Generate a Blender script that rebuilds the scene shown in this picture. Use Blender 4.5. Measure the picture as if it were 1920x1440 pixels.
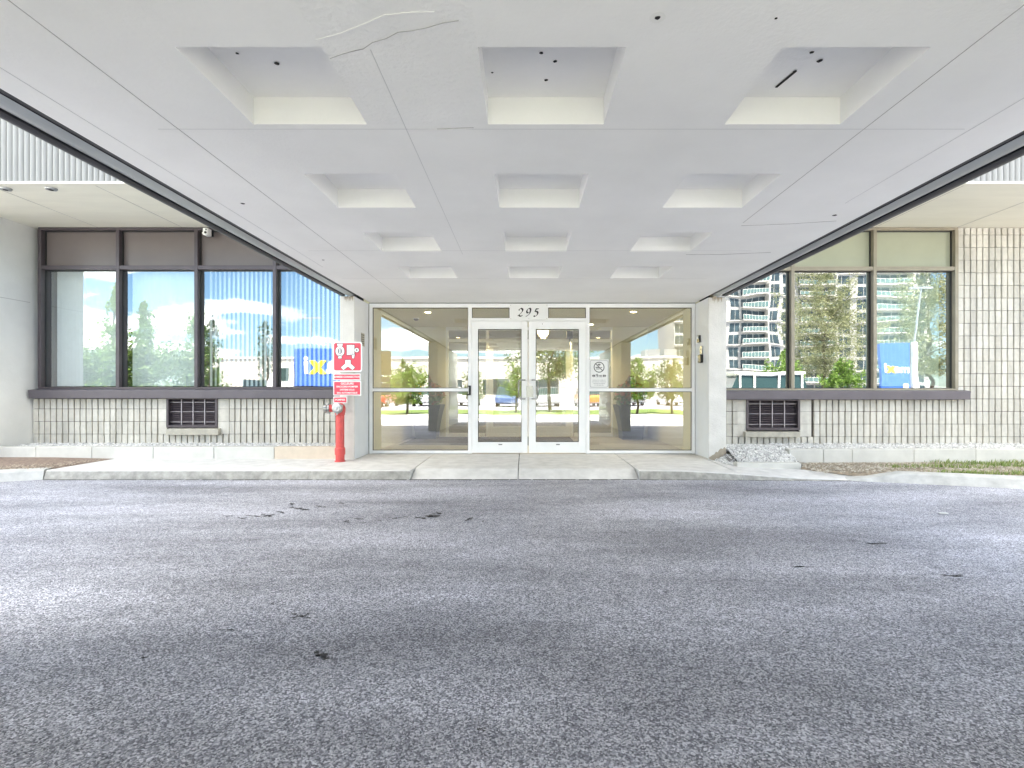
import bpy, math, random
from mathutils import Vector, Matrix, noise
random.seed(7)
R = math.radians
scene = bpy.context.scene
col = scene.collection
for o in list(bpy.data.objects): bpy.data.objects.remove(o)

# ------------------------------------------------------------------ camera, world, sun, exposure
CAMZ = 0.99
cam_d = bpy.data.cameras.new('camera'); cam = bpy.data.objects.new('camera', cam_d); col.objects.link(cam)
cam.location = (0, 0, CAMZ); cam.rotation_euler = (R(90), 0, 0)
cam_d.sensor_width = 36; cam_d.lens = 962/1920*36
cam_d.shift_x = -24/1920; cam_d.shift_y = 15/1920
cam_d.clip_start = 0.05; cam_d.clip_end = 2000
scene.camera = cam

SUN_EL, SUN_AZ = 65, 18          # azimuth measured from +y towards +x
w = bpy.data.worlds.new('World'); scene.world = w; w.use_nodes = True
nt = w.node_tree; nt.nodes.clear()
def N(nt, t, **kw):
    n = nt.nodes.new(t)
    for k, v in kw.items():
        if hasattr(n, k): setattr(n, k, v)
        else: n.inputs[k].default_value = v
    return n
L = lambda nt, a, b: nt.links.new(a, b)
def MATH(nt, op, a, b=None, c=None, clamp=False):
    n = nt.nodes.new('ShaderNodeMath'); n.operation = op; n.use_clamp = clamp
    for i, q in enumerate((a, b, c)):
        if q is None: continue
        if isinstance(q, (int, float)): n.inputs[i].default_value = q
        else: L(nt, q, n.inputs[i])
    return n.outputs[0]
sky = N(nt, 'ShaderNodeTexSky', sky_type='NISHITA', sun_disc=False, sun_elevation=R(SUN_EL), sun_rotation=R(SUN_AZ),
        air_density=1.0, dust_density=0.6, ozone_density=1.5)
tc = N(nt, 'ShaderNodeTexCoord'); sep = N(nt, 'ShaderNodeSeparateXYZ'); L(nt, tc.outputs['Generated'], sep.inputs[0])
zz = MATH(nt, 'ADD', MATH(nt, 'MAXIMUM', sep.outputs[2], 0.0), 0.16)
cx = MATH(nt, 'DIVIDE', sep.outputs[0], zz); cy = MATH(nt, 'DIVIDE', sep.outputs[1], zz)
cmb = N(nt, 'ShaderNodeCombineXYZ'); L(nt, cx, cmb.inputs[0]); L(nt, cy, cmb.inputs[1]); cmb.inputs[2].default_value = 6.1
nz = N(nt, 'ShaderNodeTexNoise', noise_dimensions='3D'); nz.inputs['Scale'].default_value = 0.95
nz.inputs['Detail'].default_value = 9; nz.inputs['Roughness'].default_value = 0.58; nz.inputs['Distortion'].default_value = 0.25
L(nt, cmb.outputs[0], nz.inputs['Vector'])
rmp = N(nt, 'ShaderNodeValToRGB'); rmp.color_ramp.elements[0].position = 0.51; rmp.color_ramp.elements[1].position = 0.60
L(nt, nz.outputs[0], rmp.inputs[0])
hz = MATH(nt, 'MULTIPLY', rmp.outputs[0], MATH(nt, 'MULTIPLY', MATH(nt, 'ADD', sep.outputs[2], 0.02), 14, clamp=True))
tint = N(nt, 'ShaderNodeVectorMath', operation='MULTIPLY'); tint.inputs[1].default_value = (.70, .90, 1.10)
mixc = N(nt, 'ShaderNodeMix', data_type='RGBA'); L(nt, hz, mixc.inputs['Factor'])
L(nt, sky.outputs[0], tint.inputs[0]); L(nt, tint.outputs[0], mixc.inputs['A']); mixc.inputs['B'].default_value = (17, 17.3, 18, 1)
bg = N(nt, 'ShaderNodeBackground'); bg.inputs['Strength'].default_value = 0.066
L(nt, mixc.outputs['Result'], bg.inputs['Color'])
wo = N(nt, 'ShaderNodeOutputWorld'); L(nt, bg.outputs[0], wo.inputs['Surface'])

sd = bpy.data.lights.new('sun', 'SUN'); sun = bpy.data.objects.new('sun', sd); col.objects.link(sun)
sd.energy = 5.0; sd.angle = R(0.53); sd.color = (1.0, 0.965, 0.92)
dirv = Vector((math.sin(R(SUN_AZ))*math.cos(R(SUN_EL)), math.cos(R(SUN_AZ))*math.cos(R(SUN_EL)), math.sin(R(SUN_EL))))
sun.rotation_euler = dirv.to_track_quat('Z', 'Y').to_euler(); sun.location = dirv*60

vs = scene.view_settings; vs.view_transform = 'Standard'; vs.look = 'None'; vs.gamma = 1; vs.use_curve_mapping = False
vs.exposure = 2.88
vs.use_white_balance = True; vs.white_balance_temperature = 7300; vs.white_balance_tint = 6
cy_ = scene.cycles; cy_.use_denoising = True
cy_.max_bounces = 10; cy_.diffuse_bounces = 7; cy_.glossy_bounces = 5; cy_.transparent_max_bounces = 24; cy_.transmission_bounces = 6
cy_.sample_clamp_indirect = 6

# ------------------------------------------------------------------ materials
def mat(name, color, rough=0.6, metal=0.0, spec=None, noise_amt=0.0, noise_scale=3.0, bump=0.0, bump_scale=40.0,
        coat=0, stain=None, emit=None, emit_s=0, detail=6, stretch=None):
    m = bpy.data.materials.new(name); m.use_nodes = True; t = m.node_tree
    b = t.nodes['Principled BSDF']
    c = tuple(color)+(1,)
    b.inputs['Base Color'].default_value = c; b.inputs['Roughness'].default_value = rough; b.inputs['Metallic'].default_value = metal
    if spec is not None: b.inputs['Specular IOR Level'].default_value = spec
    if coat: b.inputs['Coat Weight'].default_value = coat
    if emit: b.inputs['Emission Color'].default_value = tuple(emit)+(1,); b.inputs['Emission Strength'].default_value = emit_s
    g = N(t, 'ShaderNodeNewGeometry')
    src = g.outputs['Position']
    if stretch:
        mp = N(t, 'ShaderNodeMapping'); mp.inputs['Scale'].default_value = stretch; L(t, src, mp.inputs['Vector']); src = mp.outputs[0]
    if noise_amt:
        n = N(t, 'ShaderNodeTexNoise'); n.inputs['Scale'].default_value = noise_scale; n.inputs['Detail'].default_value = detail
        n.inputs['Roughness'].default_value = 0.6
        L(t, src, n.inputs['Vector'])
        r = N(t, 'ShaderNodeMapRange'); r.inputs['From Min'].default_value = .3; r.inputs['From Max'].default_value = .7
        r.inputs['To Min'].default_value = 1-noise_amt; r.inputs['To Max'].default_value = 1+noise_amt*0.5
        L(t, n.outputs[0], r.inputs['Value'])
        h = N(t, 'ShaderNodeVectorMath', operation='SCALE'); h.inputs[0].default_value = color
        L(t, r.outputs[0], h.inputs['Scale']); L(t, h.outputs[0], b.inputs['Base Color'])
        if stain:   # (z0, z1, color): blotchy dirt near the foot
            pass
    if bump:
        n2 = N(t, 'ShaderNodeTexNoise'); n2.inputs['Scale'].default_value = bump_scale; n2.inputs['Detail'].default_value = 5
        L(t, g.outputs['Position'], n2.inputs['Vector'])
        bp = N(t, 'ShaderNodeBump'); bp.inputs['Strength'].default_value = bump; bp.inputs['Distance'].default_value = 0.01
        L(t, n2.outputs[0], bp.inputs['Height']); L(t, bp.outputs[0], b.inputs['Normal'])
    return m

def islandmat(name, c1, c2, rough=.8, bump=.2, drip=False):
    m = mat(name, c1, rough, bump=bump, bump_scale=60); t = m.node_tree; b = t.nodes['Principled BSDF']
    g = N(t, 'ShaderNodeNewGeometry'); r = N(t, 'ShaderNodeValToRGB'); L(t, g.outputs['Random Per Island'], r.inputs[0])
    n = N(t, 'ShaderNodeTexNoise'); n.inputs['Scale'].default_value = 14; n.inputs['Detail'].default_value = 6; L(t, g.outputs['Position'], n.inputs['Vector'])
    r.color_ramp.elements[0].color = c1+(1,); r.color_ramp.elements[1].color = c2+(1,)
    h = N(t, 'ShaderNodeVectorMath', operation='SCALE'); L(t, r.outputs[0], h.inputs[0]); sv = MATH(t, 'ADD', MATH(t, 'MULTIPLY', n.outputs[0], .36), .82)
    if drip:     # weather streaks running down the wall
        mp = N(t, 'ShaderNodeMapping'); mp.inputs['Scale'].default_value = (3.2, 3.2, .45); L(t, g.outputs['Position'], mp.inputs['Vector'])
        n5 = N(t, 'ShaderNodeTexNoise'); n5.inputs['Scale'].default_value = 1.6; n5.inputs['Detail'].default_value = 6; L(t, mp.outputs[0], n5.inputs['Vector'])
        rr = N(t, 'ShaderNodeMapRange'); rr.inputs['From Min'].default_value = .35; rr.inputs['From Max'].default_value = .6; rr.inputs['To Min'].default_value = .80; rr.inputs['To Max'].default_value = 1.03
        L(t, n5.outputs[0], rr.inputs['Value']); sv = MATH(t, 'MULTIPLY', sv, rr.outputs[0])
    L(t, sv, h.inputs['Scale'])
    L(t, h.outputs[0], b.inputs['Base Color']); return m
def glass(name, refl, tint=(1, 1, 1), rough=0.0):
    m = bpy.data.materials.new(name); m.use_nodes = True; t = m.node_tree; t.nodes.clear()
    o = N(t, 'ShaderNodeOutputMaterial'); mx = N(t, 'ShaderNodeMixShader')
    tr = N(t, 'ShaderNodeBsdfTransparent'); tr.inputs[0].default_value = tuple(tint)+(1,)
    gl = N(t, 'ShaderNodeBsdfGlossy'); gl.inputs['Roughness'].default_value = rough
    gl.inputs['Color'].default_value = (.97, .99, 1, 1)
    g = N(t, 'ShaderNodeNewGeometry'); fr = N(t, 'ShaderNodeFresnel'); fr.inputs[0].default_value = 1.5
    f = MATH(t, 'ADD', MATH(t, 'MULTIPLY', fr.outputs[0], 1-refl), refl)
    f = MATH(t, 'MULTIPLY', f, MATH(t, 'SUBTRACT', 1.0, g.outputs['Backfacing']), clamp=True)
    # gentle waviness of real float glass
    n = N(t, 'ShaderNodeTexNoise'); n.inputs['Scale'].default_value = 1.3; n.inputs['Detail'].default_value = 1.0
    L(t, g.outputs['Position'], n.inputs['Vector'])
    bp = N(t, 'ShaderNodeBump'); bp.inputs['Strength'].default_value = 0.35; bp.inputs['Distance'].default_value = 0.004
    L(t, n.outputs[0], bp.inputs['Height']); L(t, bp.outputs[0], gl.inputs['Normal'])
    L(t, f, mx.inputs[0]); L(t, tr.outputs[0], mx.inputs[1]); L(t, gl.outputs[0], mx.inputs[2]); L(t, mx.outputs[0], o.inputs[0])
    return m

M = {}
M['ceil'] = mat('painted_concrete_ceiling', (.88, .875, .865), .75, noise_amt=.06, noise_scale=1.1, bump=.18, bump_scale=55)
M['ceil_rough'] = mat('rough_patched_ceiling', (.87, .865, .855), .75, noise_amt=.07, noise_scale=1.1, bump=.55, bump_scale=42)
M['joint'] = mat('joint_dark', (.42, .41, .40), .9)
M['joint_soft'] = mat('joint_soft', (.62, .62, .62), .9)
M['hole'] = mat('hole_dark', (.015, .013, .012), .9)
M['beam_light'] = mat('beam_flashing', (.42, .44, .45), .36, metal=.5, noise_amt=.18, noise_scale=3, stretch=(1, .3, 1))
M['beam_dark'] = mat('beam_dark_paint', (.035, .035, .042), .42, spec=.3, noise_amt=.3, noise_scale=4)
M['stucco'] = mat('pier_stucco', (.66, .64, .60), .85, noise_amt=.10, noise_scale=5, bump=.5, bump_scale=60)
M['stucco_dirty'] = mat('pier_stain', (.38, .33, .26), .9, noise_amt=.25, noise_scale=9, bump=.5, bump_scale=60)
M['reveal'] = mat('pier_paint', (.78, .80, .82), .6, noise_amt=.04, noise_scale=3, bump=.1)
M['wing'] = mat('wing_panel', (.70, .70, .68), .8, noise_amt=.09, noise_scale=1.4, bump=.25, bump_scale=30)
M['soffit'] = mat('soffit_paint', (.82, .80, .70), .7, noise_amt=.05, noise_scale=1.2, bump=.05, stretch=(1, 5, 1))
M['fascia'] = mat('corrugated_metal', (.32, .32, .315), .6, spec=.2, noise_amt=.07, noise_scale=6, stretch=(6, 1, .4))
M['white_alu'] = mat('white_aluminium', (.88, .88, .87), .38, noise_amt=.03, noise_scale=5)
M['gasket'] = mat('black_gasket', (.02, .02, .02), .6)
M['alu_dark'] = mat('bronze_frame', (.085, .070, .078), .35, metal=.3, noise_amt=.15, noise_scale=6)
M['alu_tan'] = mat('tan_frame', (.30, .265, .20), .42, metal=.2, noise_amt=.12, noise_scale=6)
M['sill'] = mat('sill_metal', (.125, .112, .125), .36, metal=.3, noise_amt=.12, noise_scale=4)
M['spandrel'] = mat('spandrel_panel', (.15, .125, .12), .28, noise_amt=.08, noise_scale=2)
M['glass_left'] = glass('coated_glass', .29, (.95, .98, .98))
M['glass_right'] = glass('coated_glass_clear', .36, (.78, .85, .82))
M['glass_door'] = glass('clear_glass', .27, (.88, .92, .90))
M['glass_in'] = glass('inner_glass', .10, (.85, .88, .86))
M['int_wall'] = mat('vestibule_paint', (.74, .70, .50), .7, noise_amt=.03, noise_scale=2)
M['int_ceiling'] = mat('vestibule_ceiling', (.74, .70, .52), .7)
M['int_floor'] = mat('vestibule_tile', (.38, .36, .33), .35, noise_amt=.1, noise_scale=5)
M['lobby_wall'] = mat('lobby_paint', (.42, .40, .34), .8, noise_amt=.05)
M['lobby_floor'] = mat('lobby_floor', (.22, .20, .18), .35, noise_amt=.1, noise_scale=4)
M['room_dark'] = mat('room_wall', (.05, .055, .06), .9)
M['room_pale'] = mat('room_pale', (.62, .68, .66), .9)
M['blind'] = mat('blind_fabric', (.80, .82, .81), .8, noise_amt=.04, noise_scale=8)
M['kerb'] = mat('kerb_concrete', (.66, .65, .63), .85, noise_amt=.16, noise_scale=6, bump=.35, bump_scale=70)
M['kerb_side'] = mat('kerb_toned_down', (.50, .495, .47), .88, noise_amt=.22, noise_scale=7, bump=.4, bump_scale=60)  # kerb concrete darkened in colour to hold back the open-sky light
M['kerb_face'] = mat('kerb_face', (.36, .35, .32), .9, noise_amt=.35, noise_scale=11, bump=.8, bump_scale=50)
M['transom'] = mat('transom_panel', (.38, .39, .29), .16, noise_amt=.05, noise_scale=2)
M['edging'] = mat('edging_stone', (.58, .57, .53), .8, noise_amt=.10, noise_scale=5, bump=.2, bump_scale=60)
M['rust'] = mat('rust_stain', (.34, .25, .15), .9, noise_amt=.3, noise_scale=14)
M['edging_warm'] = mat('edging_stone_warm', (.62, .53, .43), .8, noise_amt=.12, noise_scale=4, bump=.2, bump_scale=60)
M['red'] = mat('red_paint', (.66, .085, .08), .38, noise_amt=.18, noise_scale=12, bump=.15, bump_scale=80)
M['sign_red'] = mat('sign_red', (.66, .05, .085), .35)
M['sign_white'] = mat('sign_white', (.82, .82, .80), .35)
M['black'] = mat('black_plastic', (.015, .015, .017), .35)
M['grey_ink'] = mat('grey_print', (.18, .18, .2), .6)
M['chrome'] = mat('chrome', (.42, .42, .41), .28, metal=1, noise_amt=.15, noise_scale=40)
M['steel'] = mat('galvanised_steel', (.45, .46, .47), .4, metal=.8, noise_amt=.1, noise_scale=10)
M['planter'] = mat('planter_resin', (.035, .04, .045), .42, noise_amt=.1)
M['mat'] = mat('door_mat_carpet', (.075, .072, .075), .95, noise_amt=.3, noise_scale=60)
M['louvre'] = mat('louvre_metal', (.12, .095, .105), .4, metal=.2, noise_amt=.25, noise_scale=14)
M['grille_bar'] = mat('grille_bar', (.38, .35, .36), .4, metal=.3)
M['ledge'] = mat('ledge_concrete', (.47, .44, .37), .9, noise_amt=.22, noise_scale=9, bump=.4, bump_scale=60)
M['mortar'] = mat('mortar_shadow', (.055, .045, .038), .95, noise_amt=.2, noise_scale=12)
M['lamp'] = mat('lamp_glow', (1, .9, .7), .5, emit=(1, .72, .42), emit_s=9)
M['crystal'] = mat('crystal_glow', (1, .85, .6), .2, emit=(1, .70, .40), emit_s=5)
M['sunlit_strip'] = mat('sunlit_strip_pale', (.50, .49, .46), .9, noise_amt=.15, noise_scale=2)
M['store'] = mat('store_wall', (.52, .50, .46), .8, noise_amt=.06, noise_scale=.4)
M['tower'] = mat('tower_concrete', (.38, .38, .37), .8, noise_amt=.05, noise_scale=.3)
M['tower_slab'] = mat('tower_slab', (.56, .55, .52), .8)
M['win_dark'] = mat('window_dark', (.045, .07, .085), .12, noise_amt=.6, noise_scale=.6)
M['rail_glass'] = mat('rail_glass', (.10, .17, .17), .15)
M['asph_dark'] = mat('asphalt_scar', (.06, .058, .058), .9, noise_amt=.4, noise_scale=60)
M['bark'] = mat('bark', (.10, .075, .055), .95, noise_amt=.35, noise_scale=8, bump=.8, bump_scale=20)
M['tyre'] = mat('tyre_rubber', (.02, .02, .02), .85)
M['blue'] = mat('blue_panel', (.035, .12, .47), .35, noise_amt=.05)
M['yellow'] = mat('yellow_letters', (.80, .72, .02), .45)
M['van_white'] = mat('white_vehicle_paint', (.80, .80, .80), .25, coat=.5)
M['car_glass'] = mat('car_glass', (.03, .06, .06), .08)

def leafmat(name, c1, c2, c3):
    m = bpy.data.materials.new(name); m.use_nodes = True; t = m.node_tree; b = t.nodes['Principled BSDF']
    g = N(t, 'ShaderNodeNewGeometry'); r = N(t, 'ShaderNodeValToRGB'); L(t, g.outputs['Random Per Island'], r.inputs[0])
    r.color_ramp.elements[0].color = c1+(1,); r.color_ramp.elements[1].color = c3+(1,)
    e = r.color_ramp.elements.new(.55); e.color = c2+(1,)
    L(t, r.outputs[0], b.inputs['Base Color']); b.inputs['Roughness'].default_value = .55
    tl = N(t, 'ShaderNodeBsdfTranslucent'); L(t, r.outputs[0], tl.inputs[0]); mx = N(t, 'ShaderNodeMixShader'); mx.inputs[0].default_value = .35
    o = t.nodes['Material Output']; L(t, b.outputs[0], mx.inputs[1]); L(t, tl.outputs[0], mx.inputs[2]); L(t, mx.outputs[0], o.inputs[0])
    return m
M['leaf'] = leafmat('leaf_green', (.045, .085, .02), (.085, .15, .035), (.16, .24, .06))
M['leaf_bright'] = leafmat('leaf_bright', (.07, .14, .02), (.13, .24, .04), (.24, .36, .08))
M['leaf_pine'] = leafmat('leaf_pine', (.12, .145, .07), (.24, .26, .13), (.38, .38, .22))
M['leaf_blue'] = leafmat('leaf_dark', (.02, .045, .022), (.04, .075, .035), (.08, .12, .05))
M['leaf_warm'] = leafmat('leaf_rust', (.30, .07, .03), (.60, .22, .06), (.22, .26, .06))
M['grass'] = leafmat('grass_blade', (.13, .20, .05), (.22, .32, .08), (.42, .42, .20))

def asphalt_mat(name, k=3.0):
    m = bpy.data.materials.new(name); m.use_nodes = True; t = m.node_tree; b = t.nodes['Principled BSDF']
    g = N(t, 'ShaderNodeNewGeometry'); P = g.outputs['Position']
    v = N(t, 'ShaderNodeTexVoronoi'); v.inputs['Scale'].default_value = 165; L(t, P, v.inputs['Vector'])
    sc = N(t, 'ShaderNodeSeparateColor'); L(t, v.outputs['Color'], sc.inputs[0])
    n2 = N(t, 'ShaderNodeTexNoise'); n2.inputs['Scale'].default_value = 260; n2.inputs['Detail'].default_value = 3; L(t, P, n2.inputs['Vector'])
    # large streaks running across the drive
    mp = N(t, 'ShaderNodeMapping'); mp.inputs['Scale'].default_value = (.35, 1.3, 1); mp.inputs['Rotation'].default_value = (0, 0, R(8)); L(t, P, mp.inputs['Vector'])
    n3 = N(t, 'ShaderNodeTexNoise'); n3.inputs['Scale'].default_value = 1.1; n3.inputs['Detail'].default_value = 7; n3.inputs['Roughness'].default_value = .62
    L(t, mp.outputs[0], n3.inputs['Vector'])
    n4 = N(t, 'ShaderNodeTexNoise'); n4.inputs['Scale'].default_value = 9; n4.inputs['Detail'].default_value = 4; L(t, P, n4.inputs['Vector'])
    st = N(t, 'ShaderNodeMapRange'); st.inputs['From Min'].default_value = .35; st.inputs['From Max'].default_value = .68
    st.inputs['To Min'].default_value = .68; st.inputs['To Max'].default_value = 1.36; L(t, n3.outputs[0], st.inputs['Value'])
    sp = N(t, 'ShaderNodeValToRGB'); L(t, MATH(t, 'ADD', MATH(t, 'MULTIPLY', sc.outputs[0], .62), MATH(t, 'MULTIPLY', n2.outputs[0], .38)), sp.inputs[0])
    e = sp.color_ramp.elements; e[0].position = .18; e[0].color = (.032*k, .032*k, .038*k, 1); e[1].position = .85; e[1].color = (.25*k, .25*k, .268*k, 1)
    x = sp.color_ramp.elements.new(.5); x.color = (.108*k, .108*k, .124*k, 1)
    s2 = MATH(t, 'MULTIPLY', st.outputs[0], MATH(t, 'ADD', MATH(t, 'MULTIPLY', n4.outputs[0], .5), .75))
    h = N(t, 'ShaderNodeVectorMath', operation='SCALE'); L(t, sp.outputs[0], h.inputs[0]); L(t, s2, h.inputs['Scale'])
    L(t, h.outputs[0], b.inputs['Base Color']); b.inputs['Roughness'].default_value = .78
    bp = N(t, 'ShaderNodeBump'); bp.inputs['Strength'].default_value = .8; bp.inputs['Distance'].default_value = .004
    L(t, MATH(t, 'ADD', MATH(t, 'SUBTRACT', 1.0, v.outputs['Distance']), MATH(t, 'MULTIPLY', n2.outputs[0], 1.2)), bp.inputs['Height'])
    L(t, bp.outputs[0], b.inputs['Normal'])
    return m
M['asphalt'] = asphalt_mat('asphalt')
M['soil'] = mat('dry_soil', (.33, .27, .20), .95, noise_amt=.35, noise_scale=20, bump=1.0, bump_scale=45)
M['mulch'] = mat('red_mulch', (.26, .19, .15), .95, noise_amt=.4, noise_scale=25, bump=1.0, bump_scale=45)
M['lawn'] = mat('lawn', (.14, .21, .05), .95, noise_amt=.35, noise_scale=1.5, bump=.8, bump_scale=20)
M['pebble_bed'] = mat('pebble_bed', (.20, .19, .18), .95, noise_amt=.3, noise_scale=30)
M['pebble'] = islandmat('pebble_stone', (.45, .44, .43), (.85, .84, .81))
M['block'] = islandmat('ribbed_block', (.57, .54, .475), (.64, .615, .55), .9, .6, drip=True)

# ------------------------------------------------------------------ mesh helpers
class MB:
    def __init__(s): s.v = []; s.f = []; s.m = []
    def add(s, vs, fs, m=0):
        b = len(s.v); s.v += [tuple(p) for p in vs]
        for f in fs: s.f.append(tuple(i+b for i in f)); s.m.append(m)
        return s
    def box(s, x0, x1, y0, y1, z0, z1, m=0):
        return s.add([(x0,y0,z0),(x1,y0,z0),(x1,y1,z0),(x0,y1,z0),(x0,y0,z1),(x1,y0,z1),(x1,y1,z1),(x0,y1,z1)],
              [(0,3,2,1),(4,5,6,7),(0,1,5,4),(1,2,6,5),(2,3,7,6),(3,0,4,7)], m)
    def quad(s, a, b, c, d, m=0): return s.add([a, b, c, d], [(0,1,2,3)], m)
    def cyl(s, p0, p1, r0, r1=None, n=16, m=0, caps=True):
        r1 = r0 if r1 is None else r1
        p0, p1 = Vector(p0), Vector(p1); d = (p1-p0).normalized()
        a = d.orthogonal().normalized(); b = d.cross(a)
        vs = [p0+(a*math.cos(t)+b*math.sin(t))*r0 for t in [2*math.pi*i/n for i in range(n)]]
        vs += [p1+(a*math.cos(t)+b*math.sin(t))*r1 for t in [2*math.pi*i/n for i in range(n)]]
        fs = [(i, (i+1) % n, n+(i+1) % n, n+i) for i in range(n)]
        if caps: fs += [tuple(range(n))[::-1], tuple(range(n, 2*n))]
        return s.add(vs, fs, m)
    def lathe(s, base, axis, prof, n=20, m=0):     # prof: (distance along axis, radius)
        p = Vector(base); d = Vector(axis).normalized(); a = d.orthogonal().normalized(); b = d.cross(a); vs = []; fs = []
        for (h, r) in prof:
            for i in range(n):
                t = 2*math.pi*i/n; vs.append(p+d*h+(a*math.cos(t)+b*math.sin(t))*r)
        for k in range(len(prof)-1):
            for i in range(n): fs.append((k*n+i, k*n+(i+1) % n, (k+1)*n+(i+1) % n, (k+1)*n+i))
        fs += [tuple(range(n))[::-1], tuple(range((len(prof)-1)*n, len(prof)*n))]
        return s.add(vs, fs, m)
    def tube(s, pts, r, n=8, m=0):
        for a, b in zip(pts, pts[1:]): s.cyl(a, b, r, r, n, m)
        return s
    def prism(s, pts, f, d, m=0):    # pts 2D, f maps (u,v,w)->xyz, extruded w 0..d
        n = len(pts)
        vs = [f(u, v, 0) for u, v in pts]+[f(u, v, d) for u, v in pts]
        fs = [tuple(range(n)), tuple(range(n, 2*n))[::-1]]+[(i, n+i, n+(i+1) % n, (i+1) % n) for i in range(n)]
        return s.add(vs, fs, m)
    def build(s, name, mats, parent=None, smooth=False, bevel=0, weld=False, origin=None):
        if not isinstance(mats, (list, tuple)): mats = [mats]
        if parent is not None:
            r = parent
            while r.parent: r = r.parent
            org = Vector(r.get('_o', r.location))
        else:
            if origin is None:
                xs = [p[0] for p in s.v]; ys = [p[1] for p in s.v]; zs = [p[2] for p in s.v]
                origin = ((min(xs)+max(xs))/2, (min(ys)+max(ys))/2, min(zs))
            org = Vector(origin)
        me = bpy.data.meshes.new(name); me.from_pydata([tuple(Vector(p)-org) for p in s.v], [], s.f)
        for q in mats: me.materials.append(q)
        for i, p in enumerate(me.polygons): p.material_index = s.m[i]; p.use_smooth = smooth
        import bmesh
        bm = bmesh.new(); bm.from_mesh(me)
        if weld: bmesh.ops.remove_doubles(bm, verts=bm.verts, dist=1e-5)
        bmesh.ops.recalc_face_normals(bm, faces=bm.faces) if weld or smooth or bevel else None
        bm.to_mesh(me); bm.free()
        o = bpy.data.objects.new(name, me); col.objects.link(o)
        if parent is not None: o.parent = parent
        else: o.location = org
        if bevel:
            b = o.modifiers.new('bevel', 'BEVEL'); b.width = bevel; b.segments = 2; b.limit_method = 'ANGLE'
        return o

def tag(o, label=None, cat=None, group=None, kind=None):
    if label: o['label'] = label
    if cat: o['category'] = cat
    if group: o['group'] = group
    if kind: o['kind'] = kind
    return o
def thing(name, label, cat, loc, group=None):
    o = bpy.data.objects.new(name, None); col.objects.link(o); o.location = loc; o.empty_display_size = .2
    return tag(o, label, cat, group)
def copy_tree(o, parent=None):
    c = o.copy(); col.objects.link(c); c.parent = parent
    for ch in [k for k in bpy.data.objects if k.parent == o]: copy_tree(ch, c)
    return c

D0 = 8.26
def fx(px, D=D0): return (px-984)*D/962
def fz(py, D=D0): return CAMZ-(py-735)*D/962

def text_into(mb, body, size, f, m=0, depth=.002, bold=0, shear=0, align='CENTER', space=1):
    cu = bpy.data.curves.new('t', 'FONT'); cu.body = body; cu.size = size; cu.align_x = align; cu.align_y = 'CENTER'
    cu.offset = bold; cu.shear = shear; cu.extrude = depth/2; cu.resolution_u = 4; cu.space_character = space
    ob = bpy.data.objects.new('t', cu); me = bpy.data.meshes.new_from_object(ob)
    vs = [f(v.co.x, v.co.y, v.co.z+depth/2) for v in me.vertices]
    mb.add(vs, [tuple(p.vertices) for p in me.polygons], m)
    bpy.data.objects.remove(ob); bpy.data.meshes.remove(me); bpy.data.curves.remove(cu)
def rounded(w, h, r, n=5):
    pts = []
    for cx_, cy2, a0 in ((w/2-r, h/2-r, 0), (-w/2+r, h/2-r, 90), (-w/2+r, -h/2+r, 180), (w/2-r, -h/2+r, 270)):
        for i in range(n+1):
            a = R(a0+90*i/n); pts.append((cx_+r*math.cos(a), cy2+r*math.sin(a)))
    return pts
def facing_cam(cx_, y, cz): return lambda u, v, w: (cx_+u, y-w, cz+v)     # a face looking towards -y
def facing_back(cx_, y, cz): return lambda u, v, w: (cx_-u, y+w, cz+v)    # a face looking towards +y

# ------------------------------------------------------------------ ground, pavement, kerbs
ZA = -0.122                    # asphalt level
g = MB(); g.quad((-500, -500, ZA), (500, -500, ZA), (500, 300, ZA), (-500, 300, ZA))
tag(g.build('asphalt_ground', M['asphalt'], origin=(0, 0, ZA)), kind='structure')

# dark scars and pits in the asphalt
sc = MB()
def scar(px, py, wpx, hpx, seed):
    rnd = random.Random(seed); D = (CAMZ-ZA)*962/(py-735); X = fx(px, D); D2 = (CAMZ-ZA)*962/(py+hpx/2-735); D1 = (CAMZ-ZA)*962/(py-hpx/2-735)
    a = wpx*D/962/2; b = (D1-D2)/2; n = 22
    pts = []
    for i in range(n):
        t = 2*math.pi*i/n; r = .3+.9*rnd.random(); pts.append((X+a*r*math.cos(t), D+b*r*math.sin(t), ZA+.003))
    sc.add([(X, D, ZA+.003)]+pts, [(0, i+1, (i+1) % n+1) for i in range(n)])
rs = random.Random(3)
for (px, py, ww, hh) in [(805,968,46,9),(824,963,26,4),(878,974,18,6),(905,978,12,4),(648,978,16,5),(672,974,16,4),(680,981,12,3),(712,976,14,3),(740,972,24,3),(762,970,16,2),
        (502,967,34,5),(528,961,22,4),(560,954,40,5),(600,950,22,4),(548,945,20,3),(640,944,14,3),(455,973,18,4),(480,968,40,3),(430,968,30,2.5),(860,983,9,3),(985,973,10,3),
        (1130,966,14,3),(565,1156,42,8),(603,1229,42,16),(268,1234,16,7),(430,1182,50,3),(1476,1187,14,5),(1500,1063,90,3),(1780,1080,60,4),(1640,1020,60,3),(900,1368,22,9),
        (510,1133,14,4),(458,1099,6,3),(520,1028,6,3),(80,1087,5,3),(230,1086,5,3),(770,1001,6,3)]:
    for k in range(1 if ww < 12 else 5):
        scar(px+rs.uniform(-.45, .45)*ww*(k > 0), py+rs.uniform(-.5, .5)*hh*(k > 0), ww*(.5 if k == 0 else .3), hh*(.55 if k == 0 else .38), rs.random())
rq = random.Random(17); xq = -6.1
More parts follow.
